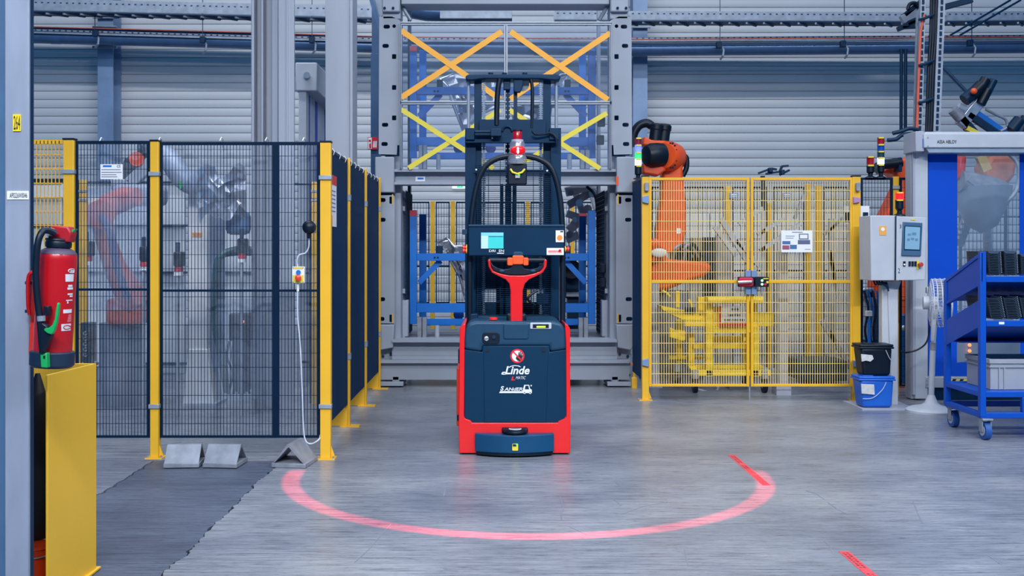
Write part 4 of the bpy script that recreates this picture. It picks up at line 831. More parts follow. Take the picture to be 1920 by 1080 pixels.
# protective grille of thin bars
m = MB()
for i in range(80): m.p(893, 1036, 300+i*3.7, 300.8+i*3.7, YM-.03, .005)
for a in (895, 916, 938, 968, 1000, 1020, 1034): m.p(a-.6, a+.6, 300, 596, YM-.025, .005)
m.build('grille', NAVY, T, smooth=False, kind='stuff')
for a, b in ((938, 944), (947, 959), (961, 968)): MB().p(a, b, 345, 600, YM+.1, .04).build('lift_cylinder', MAST, T, bevel=.008)
for q in ((889, 1038, 478, 520), (889, 908, 520, 640), (930, 988, 520, 640), (1036, 1040, 520, 640), (889, 1040, 568, 640), (988, 1036, 568, 600), (905, 932, 520, 543), (986, 1038, 520, 543)): MB().p(*q, YM+.16, .03).build('dark_backing', MAST, T)
for a in (900, 1000): MB().box(PX(a, 8.4), PX(a, 8.4)+.16, 8.3, 9.5, .06, .12).build('fork', NAVY, T, bevel=.008)
m = MB().tube(smoothpath([W(1008, 545, YM-.02), W(996, 552, YM-.03), W(990, 562, YM-.03), W(1004, 572, YM-.02)]), .01, 8); m.build('cable_loop', BLACK, T); MB().p(1006, 1030, 550, 570, YM+.02, .04).build('valve_body', NAVY, T, bevel=.006)
m = MB().p(878, 896, 588, 612, YM-.35, .08); m.build('mast_shoe', NAVY, T, bevel=.008)
# ------------------------------------------------------------------ right yellow double gate
YR = 10.0
fence_post('fence_post', 'tall yellow hinge post at the left of the yellow double gate', 1204, 1217, YR, top=331, base=751, clips=())
fence_post('fence_post', 'tall yellow post at the right end of the yellow double gate', 1599, 1614, YR, top=331, base=752)
t = thing('barrier_post', 'slim yellow post between the lift station and the yellow gate', 'fence post', (PX(1188, 10.9), 10.9, 0), 'slim posts of the dark barrier')
MB().p(1187, 1191, 338, 734, 10.9, .05).build('tube', YEL, t); MB().p(1185, 1195, 708, 734, 10.88, .06).build('foot', YEL, t, bevel=.006); MB().p(1180, 1198, 733, 736, 10.8, .2).build('foot_plate', YEL, t); MB().p(1184, 1192, 664, 670, 10.87, .06).build('panel_clip', GALV, t)
MB().pp(disc(1188, 683, 5, 18, 3.2), 10.85, .02).build('orange_reflector', M('reflector_orange', (226, 120, 70), .5), t)
t = thing('dark_barrier', 'dark barrier panel between lift station and yellow gate post', 'barrier panel', (1.5, 10.45, .18))
MB().box(1.455, 1.47, 10.08, 10.88, .18, 2.15).build('sheet', BARR, t); MB().box(1.452, 1.474, 10.08, 10.88, 2.14, 2.16).build('top_edge', NAVY, t)
def gate(label, a, b, clips):
    Y = YR+.01
    t = thing('barred_gate', label, 'gate', (PX((a+b)/2, Y), Y, PZ(725, Y)), 'yellow double gate')
    for q in ((a, a+5, 333, 725), (b-5, b, 333, 725), (a+5, b-5, 333, 338), (a+5, b-5, 720, 725), (a+5, b-5, 525, 531)): MB().p(*q, Y, .03).build('frame_bar', YEL, t, bevel=.003)
    wires(PX(a+5, Y), PX(b-5, Y), PZ(720, Y), PZ(338, Y), Y+.012, .0238, .1, .0052, M('gate_bar_yellow', (236, 204, 120), .5), t, 'bars')
    return t
g1 = gate('left leaf of the yellow barred gate in front of the yellow trolley', 1217, 1405, 0)
g2 = gate('right leaf of the yellow barred gate with a paper notice', 1408, 1599, 0)
MB().cyl(W(1405.5, 725, YR), W(1405.5, 752, YR), .008, 8).build('drop_bolt', GALV, g1)
for py, p in ((374, 0), (680, 0)): m = MB(); m.pp([(1204, py-5), (1216, py-8), (1217, py+8), (1204, py+5)], YR-.03, .03); m.build('hinge', M('hinge_bluegrey', (120, 150, 190), .45, .3), g1, bevel=.003)
for py in (375, 682): m = MB(); m.pp([(1601, py-6), (1613, py-4), (1613, py+4), (1601, py+6)], YR-.03, .03); m.build('hinge', M('hinge_lilac', (170, 130, 180) if py < 400 else (110, 130, 180), .45) if py < 400 else M('hinge_bluegrey', ()), g2, bevel=.003)
for px, py in ((1213, 350), (1610, 350)): MB().pp(rrect(px-4, px+4, py-8, py+8, 2), YR-.04, .04).build('hinge_lock', CONC, g1 if px < 1400 else g2, bevel=.004)
# lock box
t = thing('gate_lock', 'dark gate lock box with red body, metal handle and green lamps', 'lock', W(1412, 550, YR-.05))
HB = M('hinge_bluegrey', ())
for q in ((1398, 1408, 507, 552), (1409, 1419, 507, 552)): MB().p(*q, YR-.03, .03).build('mounting_plate', HB, t, bevel=.003)
MB().pp(rrect(1384, 1414, 519, 538, 2), YR-.06, .03).build('back_box', BLACK, t, bevel=.003); MB().pp(rrect(1386, 1413, 520.5, 537, 4), YR-.09, .04).build('red_body', M('lock_red', (206, 22, 62), .35), t, bevel=.008)
MB().tube([W(1384, 529, YR-.13), W(1392, 528.5, YR-.135), W(1408, 528, YR-.13), W(1410, 528, YR-.09)], .014, 10).build('handle', CHROME, t)
MB().pp(rrect(1416, 1442, 519, 538, 2), YR-.08, .06).build('button_box', BLACK, t, bevel=.004)
GL = M('lock_lamp_green', (170, 255, 170), .3, emit=1.6); 
for px, py, mt in ((1429, 526, GL), (1429, 533, GL), (1435, 533, M('lock_red', ())), (1439, 529, YLTAPE)): MB().cyl(W(px, py, YR-.095), W(px, py, YR-.08), .012, 12).build('lamp', mt, t)
MB().p(1431, 1441, 521.5, 523.5, YR-.083, .004).build('yellow_label', YLTAPE, t)
# notice on the gate
t = thing('paper_notice', 'white paper notice with small pictures on the yellow gate', 'notice', W(1494, 473, YR-.01))
MB().p(1465, 1523, 432, 473, YR-.012, .004).build('sheet', WHITE, t)
GP = M('print_grey', ())
for q, mt in (((1498, 1516, 438, 449), GP), ((1500, 1514, 440, 447), WHITE), ((1467, 1482, 452, 458), M('pic_blue', (70, 110, 160), .6)), ((1467, 1480, 460, 468), M('pic_red', (150, 80, 100), .6)), ((1481, 1494, 459, 467), M('pic_blue', ())), ((1496, 1519, 450, 458), M('pic_slate', (90, 100, 130), .6)), ((1485, 1505, 435, 436), INK), ((1509, 1520, 467, 468), GP), ((1473, 1490, 442, 443), GP), ((1473, 1488, 446, 447), GP)):
    MB().p(*q, YR-.0135-(.001 if mt is WHITE else 0), .001).build('print', mt, t)
for a, l in ((1376, 'small blue plate left of the gate middle'), (1476, 'small blue plate above the paper notice')):
    t = thing('fence_plate', l+', wired to the inner fence', 'sign', W(a, 372, 12.42)); m = MB().p(a-8, a+8, 362, 372, 12.42, .03).build('plate', M('plate_blue', (110, 140, 190), .5), t); MB().p(a-6, a+6, 364, 366, 12.417, .004).build('print', WHITE, t); MB().p(a-6, a+6, 368, 369, 12.417, .004).build('print', WHITE, t)
# ------------------------------------------------------------------ yellow jig trolley behind the gate
YJ = 10.55
J = thing('jig_trolley', 'yellow welded jig trolley on casters behind the yellow gate', 'trolley', (PX(1365, YJ), YJ, 0))
YJM = M('jig_yellow', (248, 206, 20), .42, var=.08)
def jb(n, a, b, c, d, dy=0, dep=.09): return MB().p(a, b, c, d, YJ+dy, dep).build(n, YJM, J, bevel=.005)
jb('post', 1324, 1337, 560, 706); jb('post', 1410, 1424, 612, 706); jb('post', 1291, 1303, 625, 690, .3); jb('post', 1395, 1407, 620, 690, .5); jb('post', 1268, 1280, 600, 680, .55)
jb('beam', 1297, 1446, 694, 705); jb('beam', 1300, 1430, 685, 692, .25); jb('beam', 1300, 1410, 645, 654, .25); jb('beam', 1337, 1410, 613, 624); jb('beam', 1284, 1324, 598, 612, .05); jb('beam', 1255, 1320, 668, 674, .5); jb('beam', 1337, 1410, 630, 645, .4)
jb('bracket', 1309, 1325, 557, 592, .1); jb('bracket', 1410, 1451, 586, 612, .08); jb('bracket', 1268, 1285, 619, 638, .15); jb('bracket', 1394, 1400, 600, 640, .1); jb('plate', 1325, 1350, 575, 612, .06, .03); jb('plate', 1400, 1420, 560, 612, .06, .03)
MB().cyl(W(1326, 563, YJ-.03), W(1430, 563, YJ-.03), .035, 16).build('round_bar', YJM, J)
jb('cross_beam', 1324, 1433, 556, 562, .03)
m = MB(); m.pp([(1240, 574), (1320, 590), (1320, 600), (1285, 602), (1243, 582)], YJ+.1, .3); m.build('tapered_arm', YJM, J, bevel=.004)
m = MB(); m.pp([(1256, 614), (1270, 620), (1284, 640), (1262, 634), (1256, 632)], YJ+.05, .05); m.build('tapered_arm', YJM, J, bevel=.004)
m = MB(); m.pp([(1291, 686), (1303, 686), (1310, 697), (1298, 697)], YJ+.1, .08); m.build('gusset', YJM, J)
jb('stud', 1267, 1275, 546, 576, .1, .05); MB().tube([W(1242, 545, YJ+.1), W(1250, 549, YJ+.1), W(1256, 556, YJ+.1)], .012).build('clamp_lever', YJM, J); MB().tube([W(1291, 561, YJ+.1), W(1296, 570, YJ+.1), W(1297, 576, YJ+.1)], .012).build('clamp_lever', YJM, J)
MB().p(1285, 1304, 576, 588, YJ+.07, .04).build('clamp_block', NAVY, J, bevel=.004)
for a in (1303, 1433, 1270, 1395):
    dy = 0 if a in (1303, 1433) else .6; c = W(a, 735, YJ+dy); c.z = .075
    w = MB().cyl(c+Vector((-.02, 0, 0)), c+Vector((.02, 0, 0)), .075, 20).build('caster_wheel', BLACK, J); MB().box(c.x-.03, c.x+.03, c.y-.03, c.y+.03, .14, .23).build('caster_fork', GALV, J, bevel=.006); MB().cyl(c+Vector((-.024, 0, 0)), c+Vector((.024, 0, 0)), .03, 14).build('caster_hub', GREYL, J)
s = MB().p(1349, 1401, 574, 612, YJ-.04, .012).build('board', M('board_red', (196, 40, 36), .5), J, label='red and white sign board'); 
m = MB(); m.pp([(1354, 574), (1401, 574), (1399, 604), (1357, 604), (1352, 608)], YJ-.046, .006); m.build('board_paper', M('paper_grey', (206, 208, 214), .6), s)
for py, a, b in ((580, 1372, 1383), (591, 1365, 1388), (600, 1357, 1396)):
    m = MB(); x = a
    while x < b: m.p(x, x+2.2, py-1.8, py+1.8, YJ-.049, .003); x += 3.4
    m.build('board_writing', INK, s)
m = MB(); m.tube([W(1330, 738, YJ+.2), W(1342, 738, YJ+.2), W(1347, 725, YJ+.25)], .02, 8); m.cyl(W(1300, 728, YJ+.1), W(1340, 738, YJ+.2), .012, 8); m.build('tow_bar', GREYL, J)
m = MB().p(1368, 1400, 722, 738, YJ+.3, .2); m.build('underframe_box', GREYL, J, bevel=.01)
# pillars and inner fence behind
def pillar(label, a, b, c, d, Y, mat=GREYL):
    t = thing('machine_post', label, 'post', (PX((a+b)/2, Y), Y, 0)); MB().p(a, b, c, d, Y, .12).build('shaft', mat, t, bevel=.006); MB().p(a-6, b+6, d, d+5, Y-.06, .3).build('foot_plate', mat, t); return t
p1 = pillar('pale grey post with foot plate behind the right gate leaf', 1461, 1478, 470, 762, 10.4)
MB().p(1456, 1484, 722, 762, 10.36, .18).build('foot_block', GREYL, p1, bevel=.006)
pillar('pale grey post at the left behind the yellow gate', 1221, 1236, 528, 725, 11.0)
pillar('short pale block behind the trolley at the right gate leaf', 1345, 1372, 440, 698, 12.05)
IY = 12.45
t = thing('inner_fence', 'inner dark wire fence with yellow posts behind the yellow gate', 'fence', (PX(1450, IY), IY, 0))
for a, b, c, d in ((1361, 1370, 349, 700), (1512, 1521, 345, 720), (1531, 1541, 348, 715), (1440, 1447, 380, 690)): MB().p(a, b, c, d, IY, .05).build('post', YEL, t, bevel=.004)
for a, b in ((1222, 1358), (1374, 1405), (1412, 1438), (1450, 1508), (1545, 1590)):
    m = MB(); m.p(a, b, 350, 353, IY+.01, .02); m.p(a, b, 506, 509, IY+.01, .02); m.p(a, a+2, 350, 690, IY+.01, .02); m.p(b-2, b, 350, 690, IY+.01, .02); m.build('panel_frame', MESHD, t)
    wires(PX(a, IY), PX(b, IY), PZ(690, IY), PZ(351, IY), IY+.02, .05, .16, .005, MESHD, t)
t = thing('cell_wall_unit', 'long beige-grey panel wall at the back of the right robot cell', 'machine wall', (PX(1420, 14), 14, 0))
for a, b in ((1215, 1330), (1332, 1450), (1452, 1600)): MB().p(a, b, 400, 640, 14, .1).build('panel', CELL, t, bevel=.01)
MB().p(1215, 1600, 345, 352, 13.95, .05).build('top_rail', GREYL, t)
MB().p(1300, 1345, 445, 500, 13.3, .3).build('control_box', M('box_khaki', (170, 160, 140), .5), t, bevel=.02); MB().p(1320, 1345, 445, 560, 13.2, .1).build('dark_box', NAVY, t)
t = thing('welding_jig', 'pale steel jig frame with slanted bars behind the right gate leaf', 'frame', (PX(1420, 11.6), 11.6, .3))
for p, q, w in (((1340, 425), (1380, 480), .05), ((1352, 410), (1420, 520), .06), ((1385, 420), (1430, 390), .04), ((1380, 450), (1425, 500), .05), ((1420, 440), (1470, 410), .04), ((1425, 470), (1500, 420), .04), ((1490, 410), (1510, 360), .03), ((1430, 395), (1430, 560), .04), ((1545, 440), (1590, 400), .03), ((1555, 470), (1570, 560), .04), ((1560, 410), (1560, 700), .07), ((1540, 600), (1595, 690), .05)):
    MB().beam(W(*p, 11.6), W(*q, 11.6), w, .05).build('bar', GREYL if w > .035 else CONC, t)
for p, q in (((1422, 325), (1446, 316)), ((1446, 316), (1456, 318)), ((1436, 326), (1462, 322)), ((1462, 322), (1466, 312)), ((1466, 312), (1478, 311)), ((1462, 328), (1480, 319))): MB().beam(W(*p, 11.6), W(*q, 11.6), .022, .04).build('clamp_finger', NAVY, t)
for p in ((1446, 318), (1468, 322)): MB().p(p[0]-4, p[0]+4, p[1]-4, p[1]+5, 11.55, .08).build('clamp_body', NAVY, t, bevel=.008)
MB().beam(W(1430, 330, 11.62), W(1430, 400, 11.62), .04, .05).build('bar', NAVY, t); MB().p(1420, 1440, 690, 700, 11.6, .3).build('plinth', GREYL, t)
t = thing('floor_equipment', 'dark machine base low behind the right gate leaf with hazard edge', 'machine', (PX(1540, 11.2), 11.2, 0))
MB().p(1500, 1590, 676, 715, 11.2, .5).build('housing', NAVY, t, bevel=.02); m = MB()
for k in range(4): MB().beam(W(1555+k*12, 733+k*6, 10.75-.1*k), W(1560+k*12, 742+k*6, 10.75-.1*k), .05, .02).build('hazard_stripe', YLTAPE if k % 2 == 0 else BLACK, t)
# ------------------------------------------------------------------ big orange robot
YB = 11.8
R = thing('industrial_robot', 'big orange robot with black motors behind the yellow gate', 'robot', (PX(1262, YB), YB, 0))
m = MB(); m.rev((PX(1258, YB), YB, 0), (PX(1258, YB), YB, PZ(545, YB)), [(0, .36), (.05, .36), (.06, .26), (.8, .2), (1, .2)], 24); m.build('base', M('robot_base_grey', (110, 118, 136), .5), R)
m = MB(); m.pp([(1212, 470), (1225, 458), (1245, 462), (1250, 485), (1330, 492), (1336, 505), (1320, 520), (1290, 528), (1250, 545), (1212, 545)], YB-.3, .5); m.build('turret', ORANGE, R, bevel=.04)
m = MB(); m.pp([(1243, 332), (1282, 332), (1286, 375), (1287, 430), (1280, 475), (1228, 475), (1232, 430), (1239, 380)], YB-.12, .24); m.build('lower_arm', ORANGE, R, bevel=.03)
m = MB(); m.pp([(1240, 345), (1244, 300), (1248, 275), (1265, 270), (1278, 278), (1281, 300), (1281, 345)], YB-.1, .2); m.build('elbow_link', ORANGE, R, bevel=.03)
c = W(1254, 292, YB-.2); m = MB(); m.rev(c+Vector((-.06, -.02, 0)), c+Vector((.1, .3, 0)), [(0, .14), (.1, .165), (.5, .175), (.9, .17), (1, .12)], 28); el = m.build('elbow_housing', ORANGE, R)
for i in range(14):
    a = 2*math.pi*i/14; p = c+Vector((.02+.0*i, -.03, 0))+Vector((.055*math.cos(a)+.01, -.02*math.cos(a), .14*math.sin(a))); MB().cyl(p, p+Vector((-.01, -.02, 0)), .01, 6).build('bolt', NAVY, el)
c2 = W(1226, 290, YB-.3); m = MB(); m.rev(c2+Vector((-.11, -.05, -.01)), c2+Vector((.1, .05, 0)), [(0, .05), (.06, .1), (.3, .13), (.7, .135), (1, .13)], 20); m.build('wrist_motor', BLACK, R, bevel=.004)
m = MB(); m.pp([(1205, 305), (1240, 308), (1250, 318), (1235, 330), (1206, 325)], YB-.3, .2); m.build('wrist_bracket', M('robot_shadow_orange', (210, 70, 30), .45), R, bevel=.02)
m = MB(); m.pp([(1204, 272), (1208, 255), (1222, 262), (1252, 264), (1272, 270), (1262, 278), (1230, 276)], YB-.2, .25); m.build('forearm_cover', ORANGE, R, bevel=.02)
for a, b, s_ in ((1228, 246, 0), (1243, 247, 1)):
    p = W(a, b+18, YB-.12+.05*s_); q = W(a+4, b-14, YB-.12+.05*s_); MB().rev(p, q, [(0, .07), (.6, .07), (.65, .078), (.9, .078), (1, .06)], 16).build('axis_motor', BLACK, R); MB().cyl(q, q+(q-p)*.03, .025, 10).build('motor_plug', YLTAPE, R)
MB().tube(smoothpath([W(1186, 275, YB), W(1188, 252, YB), W(1198, 236, YB), W(1212, 231, YB), W(1222, 236, YB)]), .05, 12).build('dress_hose', BLACK, R)
MB().tube(smoothpath([W(1280, 330, YB), W(1287, 315, YB), W(1287, 296, YB), W(1280, 292, YB)]), .03, 10).build('cable_loop', BLACK, R)
c3 = W(1222, 472, YB-.36); MB().rev(c3+Vector((0, -.03, 0)), c3+Vector((0, .1, 0)), [(0, .1), (.3, .13), (1, .14)], 24).build('shoulder_cap', ORANGE, R); MB().ball(W(1236, 474, YB-.42), .09, .02, .05).build('maker_badge', WHITE, R); MB().ball(W(1228, 455, YB-.3), .05).build('breather', M('breather_red', (220, 90, 80), .4), R)
MB().p(1262, 1315, 468, 492, YB-.2, .25).build('cable_pack', BLACK, R, bevel=.03); MB().p(1258, 1292, 452, 462, YB+.2, .3).build('gear_cover', CONC, R, bevel=.02)
for k in range(4): MB().tube(smoothpath([W(1262+k*10, 490, YB-.25), W(1266+k*10, 466-k*2, YB-.28), W(1280+k*8, 462, YB-.25), W(1300+k*5, 482, YB-.22)]), .018, 8).build('cable', NAVY if k % 2 else CONC, R)
MB().p(1268, 1276, 428, 438, YB-.125, .01).build('sticker', WHITE, R)
# ------------------------------------------------------------------ signal towers
def tower(label, a, b, Y, segs, base, foot=True, grp='signal towers'):
    t = thing('signal_tower', label, 'signal light', W((a+b)/2, base, Y), grp); r = (PX(b, Y)-PX(a, Y))/2
    for c, d, mt in segs: MB().cyl(W((a+b)/2, d, Y), W((a+b)/2, c, Y), r, 16).build('lens', mt, t)
    for i in range(len(segs)): MB().p(a+(b-a)*.25, b-.5, segs[i][0]-1.2, segs[i][0]+1.6, Y-r-.008, .02).build('yellow_tab', YLTAPE, t)
    lo = segs[-1][1]; MB().rev(W((a+b)/2, base, Y), W((a+b)/2, lo, Y), [(0, r*1.5), (.12, r*1.4), (.3, r*.6), (.6, r*.6), (.8, r), (1, r)], 16).build('foot', BLACK, t)
    return t
SR = M('lens_red', (150, 16, 34), .25); SB = M('lens_blue', (20, 70, 170), .25); SG = M('lens_dark_green', (10, 60, 70), .3); SW = M('lens_white_lit', (230, 240, 255), .3, emit=.9); SGL = M('lens_green_lit', (60, 230, 140), .3, emit=.6); SBL = M('lens_blue_lit', (120, 140, 255), .3, emit=.8); SRL = M('lens_red_lit', (255, 30, 40), .3, emit=.9); SRO = M('lens_maroon', (120, 20, 60), .3)
tower('signal tower with blue-white and green lamps lit beside the orange robot', 1190, 1203, 10.6, [(259, 271, SRO), (272, 285, SBL), (286, 298, SGL), (298, 310, SW), (311, 324, BLACK)], 336)
tower('tall signal tower with white lamp lit behind the control cabinet', 1645, 1658, 10.3, [(258, 270, SR), (271, 283, SB), (284, 295, SG), (296, 308, SW), (309, 319, BLACK)], 334)
tower('short red signal lamp left of the tall signal tower', 1625, 1639, 10.3, [(294, 309, SR), (310, 320, BLACK)], 334)
tower('glowing red signal lamp on top of the control cabinet', 1679, 1694, 9.55, [(361, 374, SRL), (375, 388, BLACK)], 405)
# ------------------------------------------------------------------ dark mesh fence right of the gate
Y = 10.3
for a, b, l in ((1614, 1674, 'narrow dark wire panel behind the control cabinet left half'), (1687, 1708, 'slim dark wire panel beside the white door post')):
    fence_panel(l, a, b, 333, 724, Y, (), (), 'dark wire panels beside the roller door', sx=.03, sz=.1)
t = thing('fence_post', 'yellow post between dark wire panels behind the cabinet', 'fence post', (PX(1680, 10.3), 10.3, 0)); MB().p(1675, 1686, 331, 748, 10.32, .05).build('tube', YEL, t, bevel=.004); MB().p(1674, 1687, 348, 354, 10.3, .03).build('panel_clip', GALV, t)
t = thing('cell_equipment', 'blue and silver pneumatic equipment behind the dark panel by the cabinet', 'machine', (PX(1640, 10.9), 10.9, 0))
for q, mt in (((1618, 1670, 640, 730), NAVY), ((1625, 1640, 545, 640), GREYL), ((1650, 1665, 560, 700), M('equip_blue', (30, 90, 150), .4)), ((1690, 1706, 590, 720), M('equip_blue', ())), ((1692, 1705, 620, 626), GALV), ((1618, 1640, 540, 560), SILV)): MB().p(*q, 10.9, .25).build('module', mt, t, bevel=.015)
for k in range(6): MB().tube(smoothpath([W(1620+k*8, 545, 10.8), W(1628+k*7, 580, 10.78), W(1622+k*8, 620, 10.8), W(1630+k*6, 660, 10.85)]), .012, 6).build('air_line', BLUE if k % 2 else NAVY, t)
for px in (1694, 1701): MB().ball(W(px, 615, 10.8), .03).build('gauge', CHROME, t)
pst = MB().p(1628, 1632, 600, 646, 10.2, .02).build('blue_stem', BLUE, t); MB().p(1625, 1636, 583, 593, 10.18, .05).build('white_valve', WHITE, t, bevel=.004)
t = thing('orange_robot', 'orange robot partly hidden behind the control cabinet and door post', 'robot', (PX(1680, 12.3), 12.3, 0))
m = MB(); m.pp([(1655, 325), (1668, 305), (1690, 298), (1714, 291), (1720, 310), (1708, 330), (1705, 470), (1640, 500), (1650, 420), (1690, 340), (1670, 322)], 12.3, .3); m.build('arm', ORANGE, t, bevel=.04); MB().rev(W(1672, 560, 12.6), W(1672, 470, 12.6), [(0, .3), (1, .25)]).build('turret', ORANGE, t); MB().rev((PX(1672, 12.6), 12.6, 0), W(1672, 560, 12.6), [(0, .35), (.2, .28), (1, .28)]).build('base', ORANGE, t)
MB().tube(smoothpath([W(1640, 318, 12.2), W(1655, 309, 12.2), W(1672, 307, 12.2), W(1690, 304, 12.2)]), .06, 12).build('wrist_sleeve', BLACK, t); MB().p(1685, 1692, 295, 322, 12.15, .2).build('wrist_collar', NAVY, t, bevel=.01)
t = thing('red_safety_unit', 'red unit and yellow diamond sign behind the cabinet edge', 'safety unit', W(1622, 510, 10.25))
m = MB(); m.pp([(1617, 468), (1622, 463), (1634, 463), (1634, 510), (1622, 508), (1617, 500)], 10.22, .06); m.build('red_body', M('red_unit', (196, 30, 44), .4), t, bevel=.01); m = MB(); m.pp([(1620, 448), (1630, 436), (1640, 446), (1630, 456)], 10.2, .01); m.build('diamond_sign', YLTAPE, t)
MB().p(1582, 1630, 386, 420, 10.24, .004).build('picture_sheet', WHITE, t)
for a in (1584, 1618): MB().p(a, a+10, 398, 416, 10.236, .003).build('picture', NAVY, t)
# ------------------------------------------------------------------ control cabinet on its post
YK = 9.5
K = thing('control_cabinet', 'pale grey control cabinet with touch panel on a post', 'cabinet', (PX(1675, YK), YK, 0))
m = MB(); m.pp([(1632, 404), (1681, 404), (1680, 526), (1633, 526)], YK+.02, .3); m.build('side_body', WPAINT, K, bevel=.006)
m = MB(); m.pp([(1681, 405), (1737, 408), (1735, 525), (1680, 526)], YK, .3); dr = m.build('door', WPAINT, K, bevel=.006)
MB().pp([(1679.6, 405), (1681, 405), (1680, 526), (1678.6, 526)], YK-.002, .02).build('door_gap', NAVY, K)
tp = MB().pp([(1694, 416), (1730, 418), (1727, 480), (1691, 479)], YK-.018, .02).build('touch_panel', M('panel_slate', (64, 100, 134), .4), dr, bevel=.003)
MB().pp([(1696, 423), (1727, 424.5), (1725, 470), (1695, 469)], YK-.021, .004).build('touch_bezel', NAVY, dr); MB().pp([(1697.5, 424.5), (1725.5, 426), (1724, 468), (1696.5, 467)], YK-.0235, .003).build('touch_screen', M('hmi_glass', (120, 160, 184), .3, emit=.25), dr)
for q in ((1702, 1708, 438, 442), (1710, 1718, 436, 441), (1701, 1706, 447, 452), (1708, 1714, 446, 450), (1716, 1721, 447, 452)): MB().p(*q, YK-.025, .002).build('screen_tile', M('hmi_tile', (96, 130, 160), .3, emit=.15), dr)
MB().p(1649, 1662, 424, 441, YK+.016, .004).build('orange_sticker', M('tag_orange', ()), K); MB().pp(disc(1655.5, 430, 3.5, 16), YK+.013, .003).build('sticker_seal', WHITE, K)
lettering('2', 1684, 1687.5, 503, 512, YK-.003, INK, dr, 'number'); lettering('3', 1687, 1690, 421, 428, YK-.003, INK, dr, 'number')
MB().p(1708, 1716, 410.5, 413, YK-.004, .003).build('yellow_label', YLTAPE, dr)
for px, mt in ((1696, WHITE), (1706, NAVY), (1711.5, NAVY), (1717, NAVY)): MB().p(px-2, px+2, 490, 499, YK-.01, .01).build('switch', BLACK, dr); MB().cyl(W(px, 496, YK-.02), W(px, 496, YK-.01), .008, 10).build('switch_knob', mt, dr)
MB().p(1719, 1723, 488, 505, YK-.006, .006).build('stop_label', YLTAPE, dr); MB().rev(W(1722, 496, YK-.004), W(1722, 496, YK-.05)+Vector((.03, 0, 0)), [(0, .01), (.5, .01), (.55, .02), (.95, .02), (1, .014)]).build('stop_button', M('button_red3', (196, 60, 56), .4), dr)
MB().box(PX(1660, 9.6), PX(1684, 9.6), 9.68, 9.77, 0, PZ(527, 9.6)).build('post', WPAINT, K, bevel=.006)
m = MB(); m.pp([(1664, 527), (1690, 527), (1684, 545), (1684, 760), (1672, 760)], 9.665, .015); m.build('post_cover', WPAINT, K, bevel=.004)
MB().box(PX(1608, 9.5), PX(1712, 9.5), 9.38, 9.9, 0, .012).build('floor_plate', GREYL, K)
for k in range(4): MB().tube(smoothpath([W(1638+k*5, 526, 9.65), W(1642+k*5, 534, 9.63), W(1650+k*4, 530, 9.6), W(1666, 540+k*2, 9.6)]), .008, 6).build('cable', NAVY, K)
# ------------------------------------------------------------------ two lidded buckets
def bucket(label, a, b, c, d, Y, mat, base_z, dep, lidmat):
    t = thing('lidded_bucket', label, 'bucket', (PX((a+b)/2, Y), Y+dep/2, base_z), 'stacked lidded buckets')
    x0, x1 = PX(a, Y), PX(b, Y); z1 = PZ(c, Y); z0 = base_z; i = .025
    vs = [(x0+i*1.6, Y+i, z0), (x1-i, Y+i, z0), (x1-i, Y+dep-i, z0), (x0+i*1.6, Y+dep-i, z0), (x0+.012, Y+.01, z1-.03), (x1-.012, Y+.01, z1-.03), (x1-.012, Y+dep-.01, z1-.03), (x0+.012, Y+dep-.01, z1-.03)]
    m = MB(); m.add(vs, [(0, 3, 2, 1), (4, 5, 6, 7), (0, 1, 5, 4), (1, 2, 6, 5), (2, 3, 7, 6), (3, 0, 4, 7)]); m.build('body', mat, t, bevel=.025, seg=3)
    MB().box(x0, x1, Y, Y+dep, z1-.04, z1-.022).build('rim', lidmat, t, bevel=.006); MB().box(x0+.004, x1-.004, Y+.004, Y+dep-.004, z1-.022, z1).build('lid', lidmat, t, bevel=.008); MB().box(x0+.05, x0+.14, Y+.03, Y+.12, z1, z1+.008).build('lid_tab', lidmat, t, bevel=.003)
    MB().tube(smoothpath([(x1-.08, Y-.004, z1-.05), (x1-.05, Y-.012, z1-.12), (x1-.018, Y-.006, z1-.16)] if mat is BLACK else [(x1-.09, Y-.004, z1-.05), (x1-.13, Y-.012, z1-.12), (x0+.12, Y-.014, z1-.19), (x0+.03, Y-.008, z1-.20)]), .003, 6).build('wire_handle', WPAINT, t)
    PA = M('torn_paper', (196, 198, 202), .7, var=.15, scale=30)
    pts = [(a+3, c+18), (a+24, c+20), (a+26, c+27), (a+20, c+32), (a+12, c+30), (a+4, c+32)] if mat is BLACK else [(a+4, c+14), (a+28, c+15), (a+29, c+34), (a+5, c+32)]
    lb = MB(); lb.pp(pts, Y-.002, .012); lb.build('paper_label', PA, t)
bucket('blue plastic bucket with torn paper label, under the black bucket', 1611, 1680, 706, 766, 9.42, M('bucket_blue', (22, 96, 200), .4, var=.08), .014, .24, M('bucket_blue', ()))
bucket('black lidded bucket standing on the blue bucket', 1612, 1677, 646, 706, 9.43, BLACK, PZ(706, 9.42)+.001, .23, BLACK)
